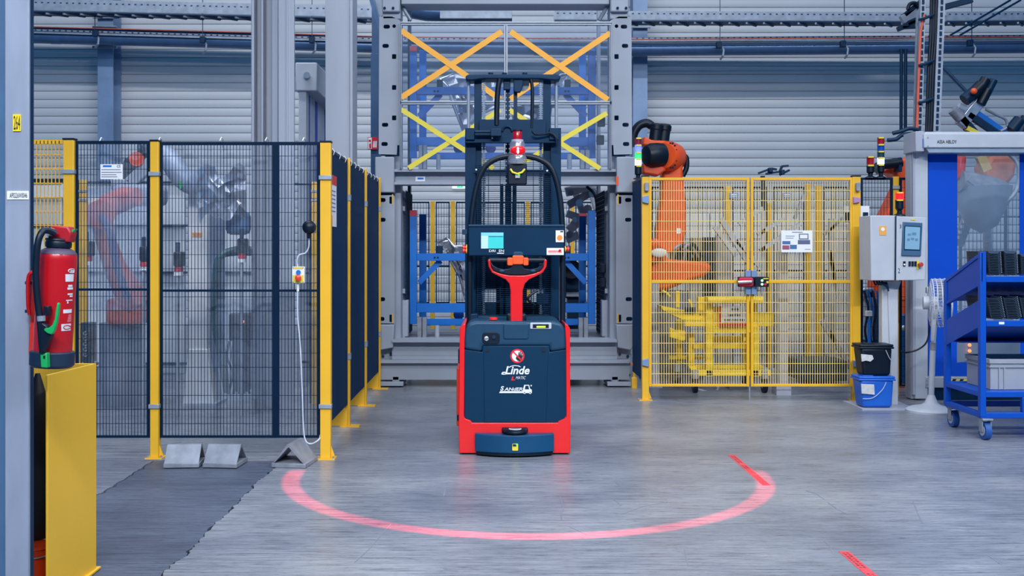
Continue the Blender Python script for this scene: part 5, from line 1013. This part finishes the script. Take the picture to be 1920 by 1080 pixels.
# ------------------------------------------------------------------ pedestal fan seen from the side
YN = 9.3
fn = thing('pedestal_fan', 'white pedestal fan with wire cage turned sideways beside the blue cart', 'fan', (PX(1746, YN), YN, 0))
bc = Vector((PX(1746, YN), YN, 0))
MB().rev(bc, bc+Vector((0, 0, .15)), [(0, .215), (.12, .215), (.2, .2), (.28, .17), (.4, .085), (.55, .055), (.9, .035), (1, .028)], 40).build('base', WPAINT, fn)
MB().cyl(W(1746, 742, YN), W(1749, 655, YN), .025, 16).build('lower_pole', WPAINT, fn); MB().cyl(W(1749, 656, YN), W(1750, 642, YN), .028, 16, .026).build('height_clamp', CONC, fn); MB().cyl(W(1750, 645, YN), W(1755, 575, YN), .020, 14).build('upper_pole', WPAINT, fn)
m = MB(); m.pp([(1749, 580), (1750, 571), (1755, 568), (1760, 572), (1758, 590), (1752, 640), (1747, 640)], YN-.06, .03); m.build('yoke', WPAINT, fn, bevel=.006); MB().cyl(W(1755, 574, YN-.075), W(1755, 574, YN-.05), .012).build('pivot_screw', CONC, fn)
hc = W(1762, 568, YN+.08); ax = Vector((.96, -.28, 0)).normalized(); u = Vector((0, 0, 1)); w = ax.cross(u)
CAGE = M('cage_wire', (196, 202, 216), .4)
def ring(off, r, th): return MB().tube([hc+ax*off+(u*math.cos(2*math.pi*i/32)+w*math.sin(2*math.pi*i/32))*r for i in range(32)], th, 6, close=True)
for off, r in ((-.07, .215), (.075, .215), (0, .22), (-.04, .22), (.04, .22), (-.085, .12), (.09, .12), (-.08, .17), (.085, .17)): ring(off, r, .0045).build('cage_ring', CAGE, fn)
m = MB()
for i in range(44):
    a = 2*math.pi*i/44; d = u*math.cos(a)+w*math.sin(a); m.tube([hc+ax*-.09+d*.05, hc+ax*-.085+d*.12, hc+ax*-.07+d*.215, hc+ax*.075+d*.215, hc+ax*.09+d*.12, hc+ax*.095+d*.05], .0022, 4)
m.build('cage_wires', CAGE, fn, kind='stuff')
MB().cyl(hc-ax*.14, hc-ax*.02, .06, 18).build('motor', WPAINT, fn); MB().cyl(hc+ax*.085, hc+ax*.1, .06, 18).build('front_badge', WPAINT, fn)
for i in range(3):
    a = 2*math.pi*i/3+.4; d = u*math.cos(a)+w*math.sin(a); e = ax.cross(d); m = MB()
    m.ext([hc+d*.03-e*.03-ax*.02, hc+d*.19-e*.07-ax*.02, hc+d*.2+e*.03+ax*.02, hc+d*.04+e*.03+ax*.02], ax*.004); m.build('blade', M('blade_grey', (180, 190, 204), .4), fn)
t = thing('fan_controller', 'white corded switch on the blue curtain beside the fan', 'switch', W(1741, 580, 9.7)); 
for c, d in ((538, 550), (558, 580)): MB().pp(rrect(1738, 1745, c, d, 2), 9.75, .04).build('case', WPAINT, t, bevel=.006)
MB().tube(smoothpath([W(1742, 580, 9.76), W(1743, 610, 9.74), W(1738, 640, 9.7), W(1722, 655, 9.68), W(1700, 661, 9.72), W(1690, 658, 9.8)]), .008, 7).build('cable', BLACK, t)
# ------------------------------------------------------------------ fast roller door at right
YD = 10.0
D = thing('roller_door', 'white framed roller door with blue curtain and clear window at right', 'door', (PX(1840, YD), YD, 0))
MB().p(1716, 1740, 284, 748, YD, .2).build('frame_post', WPAINT, D, bevel=.006); MB().p(1708, 1716, 250, 748, YD+.04, .14).build('frame_return', GREYL, D, bevel=.004); MB().p(1712, 1716, 284, 740, YD-.004, .03).build('rail_shadow_gap', GREYL, D)
MB().p(2060, 2084, 284, 748, YD, .2).build('frame_post', WPAINT, D, bevel=.006)
hd2 = MB().p(1733, 2090, 250, 277, YD-.16, .4).build('header', WPAINT, D, bevel=.008); m = MB(); m.pp([(1736, 277), (2090, 277), (2090, 286), (1742, 286)], YD-.14, .36); m.build('header_lip', M('lip_grey', (140, 158, 178), .5), D)
m = MB(); m.pp([(1735, 247), (2090, 247), (2090, 252), (1733, 252)], YD-.1, .3); m.build('header_top', WPAINT, D, bevel=.006)
m = MB().p(1717, 1733, 246, 284, YD-.13, .3); m.build('header_end', GREYL, D, bevel=.006); MB().p(1730.5, 1733, 260, 276, YD-.14, .2).build('blue_end_strip', BLUE, D)
lettering('ASSA ABLOY', 1757, 1794, 262.5, 269, YD-.163, INK, hd2, 'maker_lettering', bold=.012)
for c in ((1740, 258), (1740, 274)): MB().cyl(W(*c, YD-.166), W(*c, YD-.16), .006, 8).build('screw', CONC, hd2)
for q in ((1740, 1795, 284, 705), (1912, 2060, 284, 705), (1795, 1912, 679, 705)): MB().p(*q, YD+.03, .006).build('curtain', CURT, D)
MB().grid(lambda u, v: W(1794+119*u, 284+396*v, YD+.04+.012*math.sin(u*6+v*5)), 20, 20).build('window_pane', WINDOW, D)
MB().p(1736, 2060, 707, 727, YD-.01, .05).build('bottom_bar', GREYL, D, bevel=.004); MB().p(1770, 2060, 711, 723, YD-.02, .012).build('hazard_field', BLACK, D)
for k in range(9):
    a = 1772+k*14; MB().pp([(a, 723), (a+7, 723), (a+15, 711), (a+8, 711)], YD-.024, .005).build('hazard_stripe', YLTAPE, D)
MB().p(1740, 2060, 727, 750, YD+.02, .03).build('seal', NAVY, D)
for py in (713, 720): MB().cyl(W(1738, py, YD-.016), W(1738, py, YD-.01), .008, 8).build('screw', CONC, D)
# behind the window: gripper robot and mesh
t = thing('gripper_robot', 'orange and grey robot tool seen blurred through the door window', 'robot', (PX(1850, 11.8), 11.8, 0))
m = MB(); m.pp([(1796, 292), (1815, 290), (1812, 330), (1796, 338)], 11.6, .3); m.build('red_cover', M('cover_red', (214, 62, 50), .45), t, bevel=.04); m = MB(); m.pp([(1860, 290), (1910, 290), (1905, 330), (1880, 360), (1850, 350), (1845, 310)], 11.8, .3); m.build('wrist', M('wrist_orange', (206, 120, 80), .45), t, bevel=.05)
MB().tube(smoothpath([W(1800, 340, 11.6), W(1830, 345, 11.6), W(1860, 352, 11.6), W(1880, 362, 11.6)]), .12, 12).build('flange', CONC, t); MB().rev(W(1840, 350, 11.7), W(1842, 436, 11.7), [(0, .32), (.3, .30), (.6, .22), (.85, .16), (1, .03)], 20).build('tool_body', M('tool_slate', (120, 134, 152), .4), t)
MB().beam(W(1815, 335, 11.5), W(1860, 372, 11.5), .05, .05).build('tie_rod', SILV, t); MB().beam(W(1838, 293, 11.5), W(1850, 320, 11.5), .1, .06).build('yellow_link', M('link_sand', (206, 176, 110), .45), t)
MB().tube(smoothpath([W(1893, 288, 11.55), W(1910, 310, 11.5), W(1908, 350, 11.5), W(1890, 375, 11.5), W(1868, 380, 11.5)]), .03, 8).build('hose_loop', CONC, t)
MB().beam(W(1818, 400, 12), W(1795, 460, 12), .12, .05).build('vacuum_arm', CONC, t); 
for k in range(6): MB().p(1811-k*4, 1815-k*4, 402+k*10, 408+k*10, 11.93, .03).build('white_pad', WHITE, t)
MB().box(PX(1850, 12.5)-.25, PX(1850, 12.5)+.25, 12.4, 12.9, 0, .7).build('pedestal', NAVY, t, bevel=.02)
MB().tube([W(1850, 560, 12.6), W(1852, 480, 12.6), W(1850, 400, 12.2)], .05, 12).build('column', CONC, t)
t = thing('rear_fence', 'fine dark wire fence seen through the roller door window', 'fence', (PX(1850, 13), 13, 0))
for a in (1800, 1885, 1925): MB().p(a, a+4, 360, 600, 13, .04).build('post', NAVY, t)
for py in (358, 405): MB().p(1796, 1930, py, py+3, 13, .03).build('rail', NAVY, t)
wires(PX(1796, 13), PX(1930, 13), PZ(620, 13), PZ(360, 13), 13.02, .05, .1, .006, NAVY, t)
t = thing('machine_unit', 'grey machine bed seen through the lower door window', 'machine', (PX(1850, 11), 11, 0)); MB().p(1790, 1930, 610, 690, 11, .6).build('bed', M('bed_grey', (120, 132, 150), .5), t, bevel=.02)
for k in range(10): MB().beam(W(1800+k*9, 610, 10.95), W(1808+k*10, 590+((k*7) % 11), 10.95), .03, .03).build('rib', NAVY, t)
for py in (647, 658): MB().ball(W(1818, py, 10.97), .018).build('lamp', M('tiny_lamp', ()), t)
MB().p(1852, 1862, 592, 606, 10.9, .1).build('white_block', WHITE, t)
# tool above the door
t = thing('robot_tool', 'dark robot tool with blue bar and silver fittings above the door header', 'robot', W(1845, 246, 11.5))
YU = 11.5
MB().beam(W(1800, 236, YU), W(1835, 192, YU), .12, .1).build('bar', SILV, t, bevel=.01); MB().beam(W(1820, 205, YU+.05), W(1885, 250, YU+.05), .05, .08).build('blue_bar', BLUE, t); MB().beam(W(1815, 215, YU-.02), W(1870, 252, YU-.02), .06, .06).build('bar', NAVY, t); MB().beam(W(1790, 210, YU), W(1825, 250, YU), .09, .1).build('bar', NAVY, t, bevel=.01); MB().beam(W(1812, 240, YU-.03), W(1835, 252, YU-.03), .05, .05).build('yellow_link', YLTAPE, t)
for p, q, r, mt in (((1808, 188), (1828, 172), .07, NAVY), ((1820, 180), (1840, 160), .07, BLACK), ((1838, 165), (1848, 148), .055, BLACK), ((1852, 172), (1863, 150), .045, NAVY), ((1838, 195), (1852, 168), .055, BLACK), ((1786, 205), (1802, 222), .06, CONC), ((1796, 200), (1808, 206), .05, CHROME)): MB().cyl(W(*p, YU-.05), W(*q, YU-.05), r, 12).build('fitting', mt, t)
MB().ball(W(1826, 171, YU-.16), .035).build('orange_cap', M('paddle_orange', ()), t)
m = MB(); m.pp([(1848, 210), (1880, 222), (1884, 236), (1866, 240), (1845, 222)], YU+.1, .02); m.build('clear_flag', PLEXI, t)
MB().tube(smoothpath([W(1848, 205, YU), W(1868, 215, YU), W(1885, 224, YU), W(1888, 238, YU), W(1876, 246, YU)]), .016, 8).build('wire_loop', CONC, t); MB().tube([W(1770, 128, YU+.3), W(1815, 175, YU)], .02, 8).build('support_cable', NAVY, t)
for p, q, r in (((1895, 245), (1912, 225), .07), ((1912, 250), (1925, 220), .06)): MB().cyl(W(*p, YU), W(*q, YU), r, 12).build('fitting', NAVY, t)
# ------------------------------------------------------------------ riser channels, cable bundle, hooks
def channel(label, p, q, Y, w=.07):
    t = thing('strut_channel', label, 'channel', W(*q, Y), 'perforated channels above the door'); MB().beam(W(*p, Y), W(*q, Y), w, .04).build('profile', GALV, t); n = 26
    m = MB(); a, b = W(*p, Y), W(*q, Y)
    for i in range(n): c = a+(b-a)*((i+.5)/n); m.box(c.x-.012, c.x+.012, Y-.026, Y-.019, c.z-.022, c.z+.022)
    m.build('slot', NAVY, t, smooth=False, kind='stuff')
channel('perforated steel channel left of the black cable bundle', (1731, -60), (1723, 247), 10.4, .05); channel('perforated steel channel right of the black cable bundle', (1767, -60), (1755, 247), 10.4)
t = thing('strut_channel', 'slim plain steel rail with red cable at the far left of the riser', 'channel', W(1716, 247, 10.45)); MB().beam(W(1722, 30, 10.45), W(1716, 247, 10.45), .04, .03).build('profile', GALV, t); MB().tube([W(1733, 28, 10.38), W(1726, 60, 10.38), W(1722, 160, 10.38), W(1719, 245, 10.38)], .014, 8).build('red_cable', M('red_cable', (206, 84, 60), .4), t)
t = thing('cable_bundle', 'thick black cable bundle rising between the perforated channels', 'cable', W(1739, 247, 10.4))
for k in range(5): MB().tube(smoothpath([W(1747+k*2.4, -60, 10.4+.02*(k % 2)), W(1745+k*2.4, 60, 10.4), W(1741+k*2.2, 130, 10.4+.03*(k % 2)), W(1737+k*2.2, 247, 10.4)]), .016, 8).build('cable', BLACK, t)
for py in (32, 118, 188): MB().tube([W(1722, py+5, 10.36), W(1735, py+2, 10.33), W(1750, py-4, 10.36)], .014, 8).build('tie', NAVY, t)
t = thing('hook_rails', 'pair of dark vertical rails hanging from the wall pipe left of the door header', 'rail', W(1693, 246, 18.95))
for a in (1690, 1698): MB().cyl(W(a, 92, 18.97), W(a-.5, 243, 18.97), .03, 10).build('rail', NAVY, t)
t = thing('wall_hook', 'dark bent hook arms clamped to the perforated channel beside the door header', 'hook', W(1693, 262, 10.4))
for pts in (((1674, 250), (1690, 246), (1705, 241), (1722, 243)), ((1664, 263), (1680, 261), (1690, 254), (1705, 251), (1720, 252)), ((1712, 258), (1716, 266), (1712, 276))): MB().tube(smoothpath([W(a, b, 10.38) for a, b in pts]), .02, 8).build('hook', NAVY, t)
t = thing('bracket_cluster', 'dark bracket cluster where the cable tray meets the riser', 'bracket', W(1710, 50, 10.9))
for p, q, w in (((1690, 38), (1730, 18), .09), ((1695, 30), (1728, 2), .05), ((1683, 55), (1720, 40), .05), ((1700, 45), (1735, 30), .06), ((1690, 52), (1730, 50), .03), ((1768, 14), (1822, 0), .06)): MB().beam(W(*p, 10.9), W(*q, 10.9), w, .06).build('bracket', GALV if w > .07 else NAVY, t, bevel=.005)
MB().tube(smoothpath([W(1702, 18, 10.85), W(1706, 8, 10.85), W(1716, 6, 10.85), W(1724, 14, 10.85)]), .02, 8).build('cable_loop', BLACK, t)
for a, b in (((1893, 0), (1862, 19)), ((1912, 0), (1880, 19))): pass
t = thing('guy_wires', 'pair of thin dark guy wires crossing the tray at top right', 'wire', W(1780, 66, 17))
for p, q in (((1895, 0), (1782, 66)), ((1914, 0), (1800, 66))): MB().tube([W(*p, 17), W(*q, 17)], .018, 6).build('wire', NAVY, t)
# ------------------------------------------------------------------ blue shelf cart
Cc = thing('shelf_cart', 'blue steel shelf cart with sloping shelves on casters at right', 'cart', (4.3, 8.2, 0))
X0, X1, Y0, Y1 = 3.70, 4.95, 7.9, 8.55
def cb(n, *q, bev=.004): return MB().box(*q).build(n, BLUED, Cc, bevel=bev)
cb('post', X0, X0+.045, Y0, Y0+.045, .18, PZ(472, Y0)); cb('post', X0, X0+.045, Y1-.045, Y1, .18, PZ(526, Y1)); cb('post', X1-.045, X1, Y0, Y0+.045, .18, PZ(472, Y0)); cb('post', X1-.045, X1, Y1-.045, Y1, .18, PZ(526, Y1))
for z in (.185, .345):
    for y in (Y0+.002, Y1-.047): cb('rail', X0+.003, X1-.003, y, y+.041, z-.02, z+.025)
    for x in (X0+.002, X1-.047): cb('rail', x, x+.041, Y0+.01, Y1-.01, z-.018, z+.023)
for x in (X0+.32, X0+.65, X0+.95): cb('rail_stub', x, x+.04, Y0+.002, Y0+.04, .21, .325)
cb('bottom_tray', X0+.02, X1-.02, Y0+.02, Y1-.02, .352, .362); cb('mid_rail', X0+.36, X1, Y0+.005, Y0+.03, .255, .275)
def sloped(n, x0, x1, zf, zr, th): 
    m = MB(); m.ext([(x0+.002, Y0+.004, zf-.002), (x0+.002, Y1-.004, zr-.002), (x0+.002, Y1-.004, zr-th), (x0+.002, Y0+.004, zf-th)], (x1-x0, 0, 0)); return m.build(n, BLUED, Cc, bevel=.002)
zf1, zr1, zf2, zr2 = PZ(528, Y0), PZ(567, Y1), PZ(611, Y0), PZ(643, Y1)
for x in (X0, X1-.03):
    sloped('side_rail', x, x+.03, PZ(472, Y0), PZ(525, Y1), .03); sloped('side_panel', x+.002, x+.008, PZ(560, Y0), PZ(602, Y1), PZ(560, Y0)-zf2); sloped('side_rail', x, x+.03, zf1, zr1, .025)
    m = MB(); m.ext([(x+.01, Y0, PZ(474, Y0)), (x+.01, Y1, PZ(527, Y1)), (x+.01, Y1, zr1), (x+.01, Y0, zf1)], (.006, 0, 0)); m.build('side_panel', BLUED, Cc)
for zf, zr in ((zf1+.03, zr1+.02), (zf2+.03, zr2+.02)):
    sloped('shelf', X0+.045, X1-.045, zf, zr, .008); cb('shelf_lip', X0+.045, X1-.045, Y0, Y0+.012, zf-.035, zf+.012)
for k, (x, z) in enumerate(((X0+.40, zf1+.012), (X0+.14, zf2+.012))): MB().box(x, x+.04, Y0-.003, Y0, z+.0, z+.018).build('shelf_label', WHITE, Cc)
cb('lower_shelf_edge', X0+.045, X1-.045, Y1-.2, Y1-.02, .70, .715)
for x, y in ((X0+.05, Y0+.03), (X0+.06, Y1-.05), (X1-.06, Y0+.05), (X1-.06, Y1-.05)):
    MB().cyl((x-.022, y, .068), (x+.022, y, .068), .068, 24).build('caster_tyre', M('caster_blue', (22, 76, 150), .5), Cc); MB().cyl((x-.026, y, .068), (x+.026, y, .068), .04, 18).build('caster_hub', GREYL, Cc)
    m = MB(); m.box(x-.036, x-.028, y-.03, y+.03, .06, .155); m.box(x+.028, x+.036, y-.03, y+.03, .06, .155); m.box(x-.04, x+.04, y-.05, y+.05, .15, .165); m.build('caster_fork', GALV, Cc, bevel=.003)
# grey crate on the bottom tray
t = thing('plastic_crate', 'grey plastic crate on the bottom tray of the blue cart', 'crate', (4.35, 8.28, .365)); CR = M('crate_grey', (150, 156, 168), .5, var=.06)
cx0, cx1, cy0, cy1, cz0, cz1 = PX(1857, 8.06), 4.8, 8.06, 8.46, .365, .60
for q in ((cx0, cx1, cy0, cy0+.012), (cx0, cx1, cy1-.012, cy1), (cx0, cx0+.012, cy0+.0125, cy1-.0125), (cx1-.012, cx1, cy0+.0125, cy1-.0125)): MB().box(q[0], q[1], q[2], q[3], cz0, cz1).build('wall', CR, t)
MB().box(cx0+.0125, cx1-.0125, cy0+.0125, cy1-.0125, cz0, cz0+.01).build('bottom', CR, t)
for q in ((cx0-.012, cx1+.012, cy0-.012, cy0), (cx0-.012, cx1+.012, cy1, cy1+.012), (cx0-.012, cx0, cy0, cy1), (cx1, cx1+.012, cy0, cy1)): MB().box(q[0], q[1], q[2], q[3], cz1-.035, cz1).build('rim', CR, t, bevel=.003); MB().box(q[0], q[1], q[2], q[3], cz1-.065, cz1-.055).build('rib', CR, t)
for x in (cx0+.06, cx0+.1, cx1-.1): MB().box(x, x+.01, cy0-.01, cy0, cz0, cz1-.06).build('rib', CR, t)
# nested pressed plates on both shelves
PL = M('dark_pressed_plate', (66, 84, 104), .35, .5, var=.15)
def stack(label, x, zb, tilt, n, w, grp):
    t = thing('plate_stack', label, 'plate stack', (x, Y0+.16, zb), grp); m = MB()
    for i in range(n):
        z = zb+i*.0125; s = tilt*i*.0125
        m.ext([(x-w/2+s, Y0+.05, z+.02), (x-w/2+.015+s, Y0+.05, z+.004), (x+w/2-.02+s, Y0+.05, z+.002), (x+w/2+s, Y0+.05, z+.022), (x+w/2+s, Y0+.05, z+.027), (x+w/2-.022+s, Y0+.05, z+.007), (x-w/2+.016+s, Y0+.05, z+.009), (x-w/2+s, Y0+.05, z+.025)], (0, .36, 0))
    m.build('nested_plates', PL, t, smooth=False)
    m = MB()
    for i in range(n): z = zb+i*.0125; s = tilt*i*.0125; m.box(x+w/2-.004+s, x+w/2+.001+s, Y0+.046, Y0+.05, z+.02, z+.027)
    m.build('bright_edges', GALV, t, smooth=False, kind='stuff')
names = ['first', 'second', 'third', 'fourth', 'fifth']
for k in range(5): stack('%s stack of dark plates from the left on the top shelf of the blue cart' % names[k], X0+.135+k*.125, zf1+.045, -.05, 14-(k > 1)*2, .10, 'plate stacks on the top shelf')
for k in range(5): stack('%s stack of dark plates from the left on the middle shelf of the blue cart' % names[k], X0+.155+k*.125, zf2+.045, -.2, 13, .11, 'plate stacks on the middle shelf')
# ------------------------------------------------------------------ fire extinguisher, its guard and the buckets behind it
t = thing('impact_guard', 'tall yellow angled impact guard plate in front of the near column', 'guard', (-1.82, 4.45, 0))
zg = PZ(703, 4.25)
m = MB(); m.ext([(-1.83, 4.25, .0), (-1.82, 4.25, 0), (-1.79, 4.69, 0), (-1.80, 4.69, 0)], (0, 0, zg)); m.build('side_plate', YELD, t, bevel=.002)
MB().box(-2.08, -1.801, 4.68, 4.69, 0, zg).build('rear_plate', YELD, t, bevel=.002)
MB().box(-2.1, -1.78, 4.25, 4.72, 0, .008).build('foot_plate', YELD, t)
E = thing('fire_extinguisher', 'red fire extinguisher with black hose and green nozzle on the near column', 'fire extinguisher', W(92, 690, 4.0))
YE = 4.0
B, Tp = W(97, 688, YE), W(111, 436, YE); AX = Tp-B
def EP(t, px=0, dy=0): return B+AX*t+Vector((px/F*YE, dy, 0))
R0 = PX(144, YE)-PX(110, YE)
MB().rev(B, Tp, [(.0, R0*1.02), (.02, R0*1.17), (.115, R0*1.17), (.122, R0*1.05)], 36).build('foot_ring', M('foot_ring_navy', (16, 38, 62), .45), E, bevel=.002)
MB().rev(B, Tp, [(.05, R0*1.0), (.12, R0*1.02), (.2, R0*1.02), (.80, R0*1.02), (.84, R0*.99), (.865, R0*.86), (.885, R0*.6), (.90, R0*.45)], 40).build('cylinder', REDX, E)
MB().rev(B, Tp, [(.842, R0*1.0), (.856, R0*.93), (.868, R0*.85), (.885, R0*.62)], 36).build('shoulder_band', M('shoulder_grey', (70, 60, 84), .5), E)
MB().rev(B, Tp, [(.885, R0*.55), (.89, R0*.68), (.92, R0*.7), (.935, R0*.66), (.945, R0*.7), (.955, R0*.68), (.96, R0*.5)], 30).build('cap_nut', BLACK, E)
m = MB(); c = EP(.985, 3); m.ext([c+Vector((-.035, -.03, -.03)), c+Vector((.045, -.03, -.03)), c+Vector((.052, -.03, .005)), c+Vector((.04, -.03, .03)), c+Vector((-.02, -.03, .034)), c+Vector((-.04, -.03, .01))], (0, .06, 0)); m.build('valve_head', M('valve_red', (166, 20, 34), .4), E, bevel=.006)
m = MB(); c = EP(1.02, 4); m.ext([c+Vector((.02, -.012, -.005)), c+Vector((.06, -.012, .004)), c+Vector((.045, -.012, -.012))], (0, .024, 0)); m.build('green_pin', GREEN, E)
MB().cyl(EP(1.0, -14, -.035), EP(1.0, -6, -.02), .018, 16).build('hose_coupling', CHROME, E)
hp = [W(104, 438, YE-.05), W(96, 434, YE-.06), W(84, 432, YE-.08), W(76, 440, YE-.1), W(70, 462, YE-.11), W(67, 510, YE-.11), W(70, 560, YE-.11), W(75, 600, YE-.11), W(78, 640, YE-.11), W(80, 662, YE-.11)]
MB().tube(smoothpath(hp), .0125, 14).build('hose', BLACK, E)
MB().cyl(W(77, 592, YE-.11), W(77.6, 602, YE-.11), .0155, 16).build('hose_clip', CHROME, E); MB().p(81, 91, 574, 592, YE-.11, .03).build('hose_holder', BLACK, E, bevel=.003)
m = MB(); m.pp([(76, 604), (88, 610), (92, 622), (96, 628), (88, 645), (82, 662), (76, 662), (73, 630)], YE-.125, .035); m.build('nozzle', BLACK, E, bevel=.006)
m = MB(); m.pp([(107, 567), (110, 570), (109, 585), (106, 605), (101, 622), (96, 628), (88, 625), (82, 620), (82, 616), (90, 615), (97, 610), (102, 598), (104, 580)], YE-.135, .02); m.build('green_lever', GREEN, E, bevel=.004)
m = MB(); m.pp([(75, 662), (87.5, 662), (88.5, 690), (76.5, 689)], YE-.115, .03); m.build('green_tab', GREEN, E, bevel=.003); MB().p(81, 84, 667, 672, YE-.118, .006).build('tab_slot', BLACK, E)
LBL = M('label_offwhite', (206, 206, 214), .5)
# curved labels on the cylinder
def on_cyl(px, py):
    c = (B.z, Tp.z); tt = (PZ(py, YE)-B.z)/AX.z; ctr = B+AX*tt; x = PX(px, YE-.06)*1.0; dx = max(-.98, min(.98, (x-ctr.x)/(R0*1.02)))
    return Vector((ctr.x+dx*R0*1.035, ctr.y-math.sqrt(1-dx*dx)*R0*1.035, PZ(py, YE-.03)))
def decal(name, a, b, c, d, mat, n=8): return MB().grid(lambda u, v: on_cyl(a+(b-a)*u, c+(d-c)*v), n, 2).build(name, mat, E)
decal('label_strip', 120, 139, 514, 528, LBL); decal('label_strip', 116, 135, 580, 587, LBL); decal('label_strip', 113, 134, 607, 620, LBL); decal('label_strip', 133, 136, 570, 583, LBL, 2)
decal('yellow_label', 124, 133, 622, 651, M('label_yellow', (236, 190, 60), .5))
for q in ((127, 129.5, 640, 647), ): decal('orange_dot', 126, 129, 639, 647, M('paddle_orange', ()), 3); decal('blue_dot', 130.5, 132.5, 639, 647, BLUE, 3)
lettering('MINIMAX', 132, 143, 505, 510.5, YE, LBL, E, 'maker_lettering', xf=lambda a, b: on_cyl(a, b)) if False else decal('maker_print', 132, 141, 505, 511, LBL, 4)
def ringdec(cx, cy, r, mat): m = MB(); m.tube([on_cyl(cx+r*math.cos(a*.35), cy+r*math.sin(a*.35)) for a in range(18)], .0018, 5, close=True); m.build('emblem_ring', mat, E)
ringdec(127.5, 508, 3.6, LBL); ringdec(119.5, 613.5, 3.6, M('sign_red', ()))
for q in ((126, 129, 506.5, 509.5), (123, 127, 534, 538), (122, 128, 539, 543), (129, 130, 536, 540), (122, 127, 550, 553), (124, 129, 554, 557), (129, 131, 551, 553), (120, 127, 562, 564), (121, 122.5, 565, 569)): decal('pictogram', *q, LBL, 3)
for k in range(7): decal('printed_line', 122-k*.3, 136-k*.5, 590+k*2.1, 590.8+k*2.1, M('label_pale_red', (230, 150, 160), .5), 4)
# wall bracket behind the cylinder
bk = MB(); bk.pp([(60, 505), (66, 502), (70, 520), (72, 600), (74, 664), (53, 664), (57, 590)], YE+.06, .03); bk.build('bracket_plate', M('bracket_red', (206, 40, 24), .45), E, bevel=.003)
MB().tube(smoothpath([W(65, 512, YE+.03), W(58, 512, YE+.02), W(53, 525, YE+.02), W(53, 570, YE+.02), W(56, 590, YE+.03)]), .008, 8).build('carry_handle', REDX, E)
for b in (530, 583): MB().beam(W(52, b, YE+.08), W(62, b, YE+.08), .012, .05).build('bracket_arm', NAVY, E)
# dark body added for the gap's shade, and orange bucket between column and guard
t = thing('orange_bucket', 'orange bucket on the floor between the near column and the yellow guard', 'bucket', (-1.955, 4.42, 0))
MB().rev((-1.955, 4.42, .0085), (-1.955, 4.42, PZ(1022, 4.4)), [(0, .055), (.9, .062), (.92, .068), (1, .068)], 28).build('body', M('bucket_orange', (222, 62, 22), .4), t); MB().tube([(-1.955+.068*math.cos(a*.3), 4.42-.068*abs(math.sin(a*.3))-.003, .15) for a in range(1, 10)], .003, 6).build('handle', GALV, t)
t = thing('gap_shade', 'dark body standing in for shade in the gap behind the yellow guard above the orange bucket', 'shade filler', (-1.97, 4.5, PZ(1018, 4.5)))
MB().rev((-1.97, 4.5, PZ(1018, 4.42)), (-1.972, 4.5, PZ(700, 4.5)), [(0, .04), (.06, .06), (.3, .068), (.7, .06), (.85, .04), (1, .01)], 18).build('body', M('gap_shade_black', (10, 14, 26), .6, bump=.4), t)
# ------------------------------------------------------------------ red printed tape on the floor
for k, (y0, y1, l) in enumerate(((6.38, 7.33, 'farther red printed floor tape crossing the red light arc'), (3.4, 4.98, 'nearer red printed floor tape at the lower right'))):
    t = thing('floor_tape', l, 'tape', (1.675, (y0+y1)/2, 0), 'red tape strips on the floor')
    MB().box(1.652, 1.702, y0, y1, .0004, .0012).build('strip', TAPE, t, smooth=False)
    m = MB(); y = y0+.03; r = random.Random(k)
    while y < y1-.1:
        for j in range(9):
            for x in (1.662, 1.680):
                m.box(x, x+.012, y, y+r.uniform(.008, .02), .0012, .0016)
            y += .028
        y += .07
    m.build('printed_marks', M('tape_print', (110, 40, 52), .6), t, smooth=False, kind='stuff')
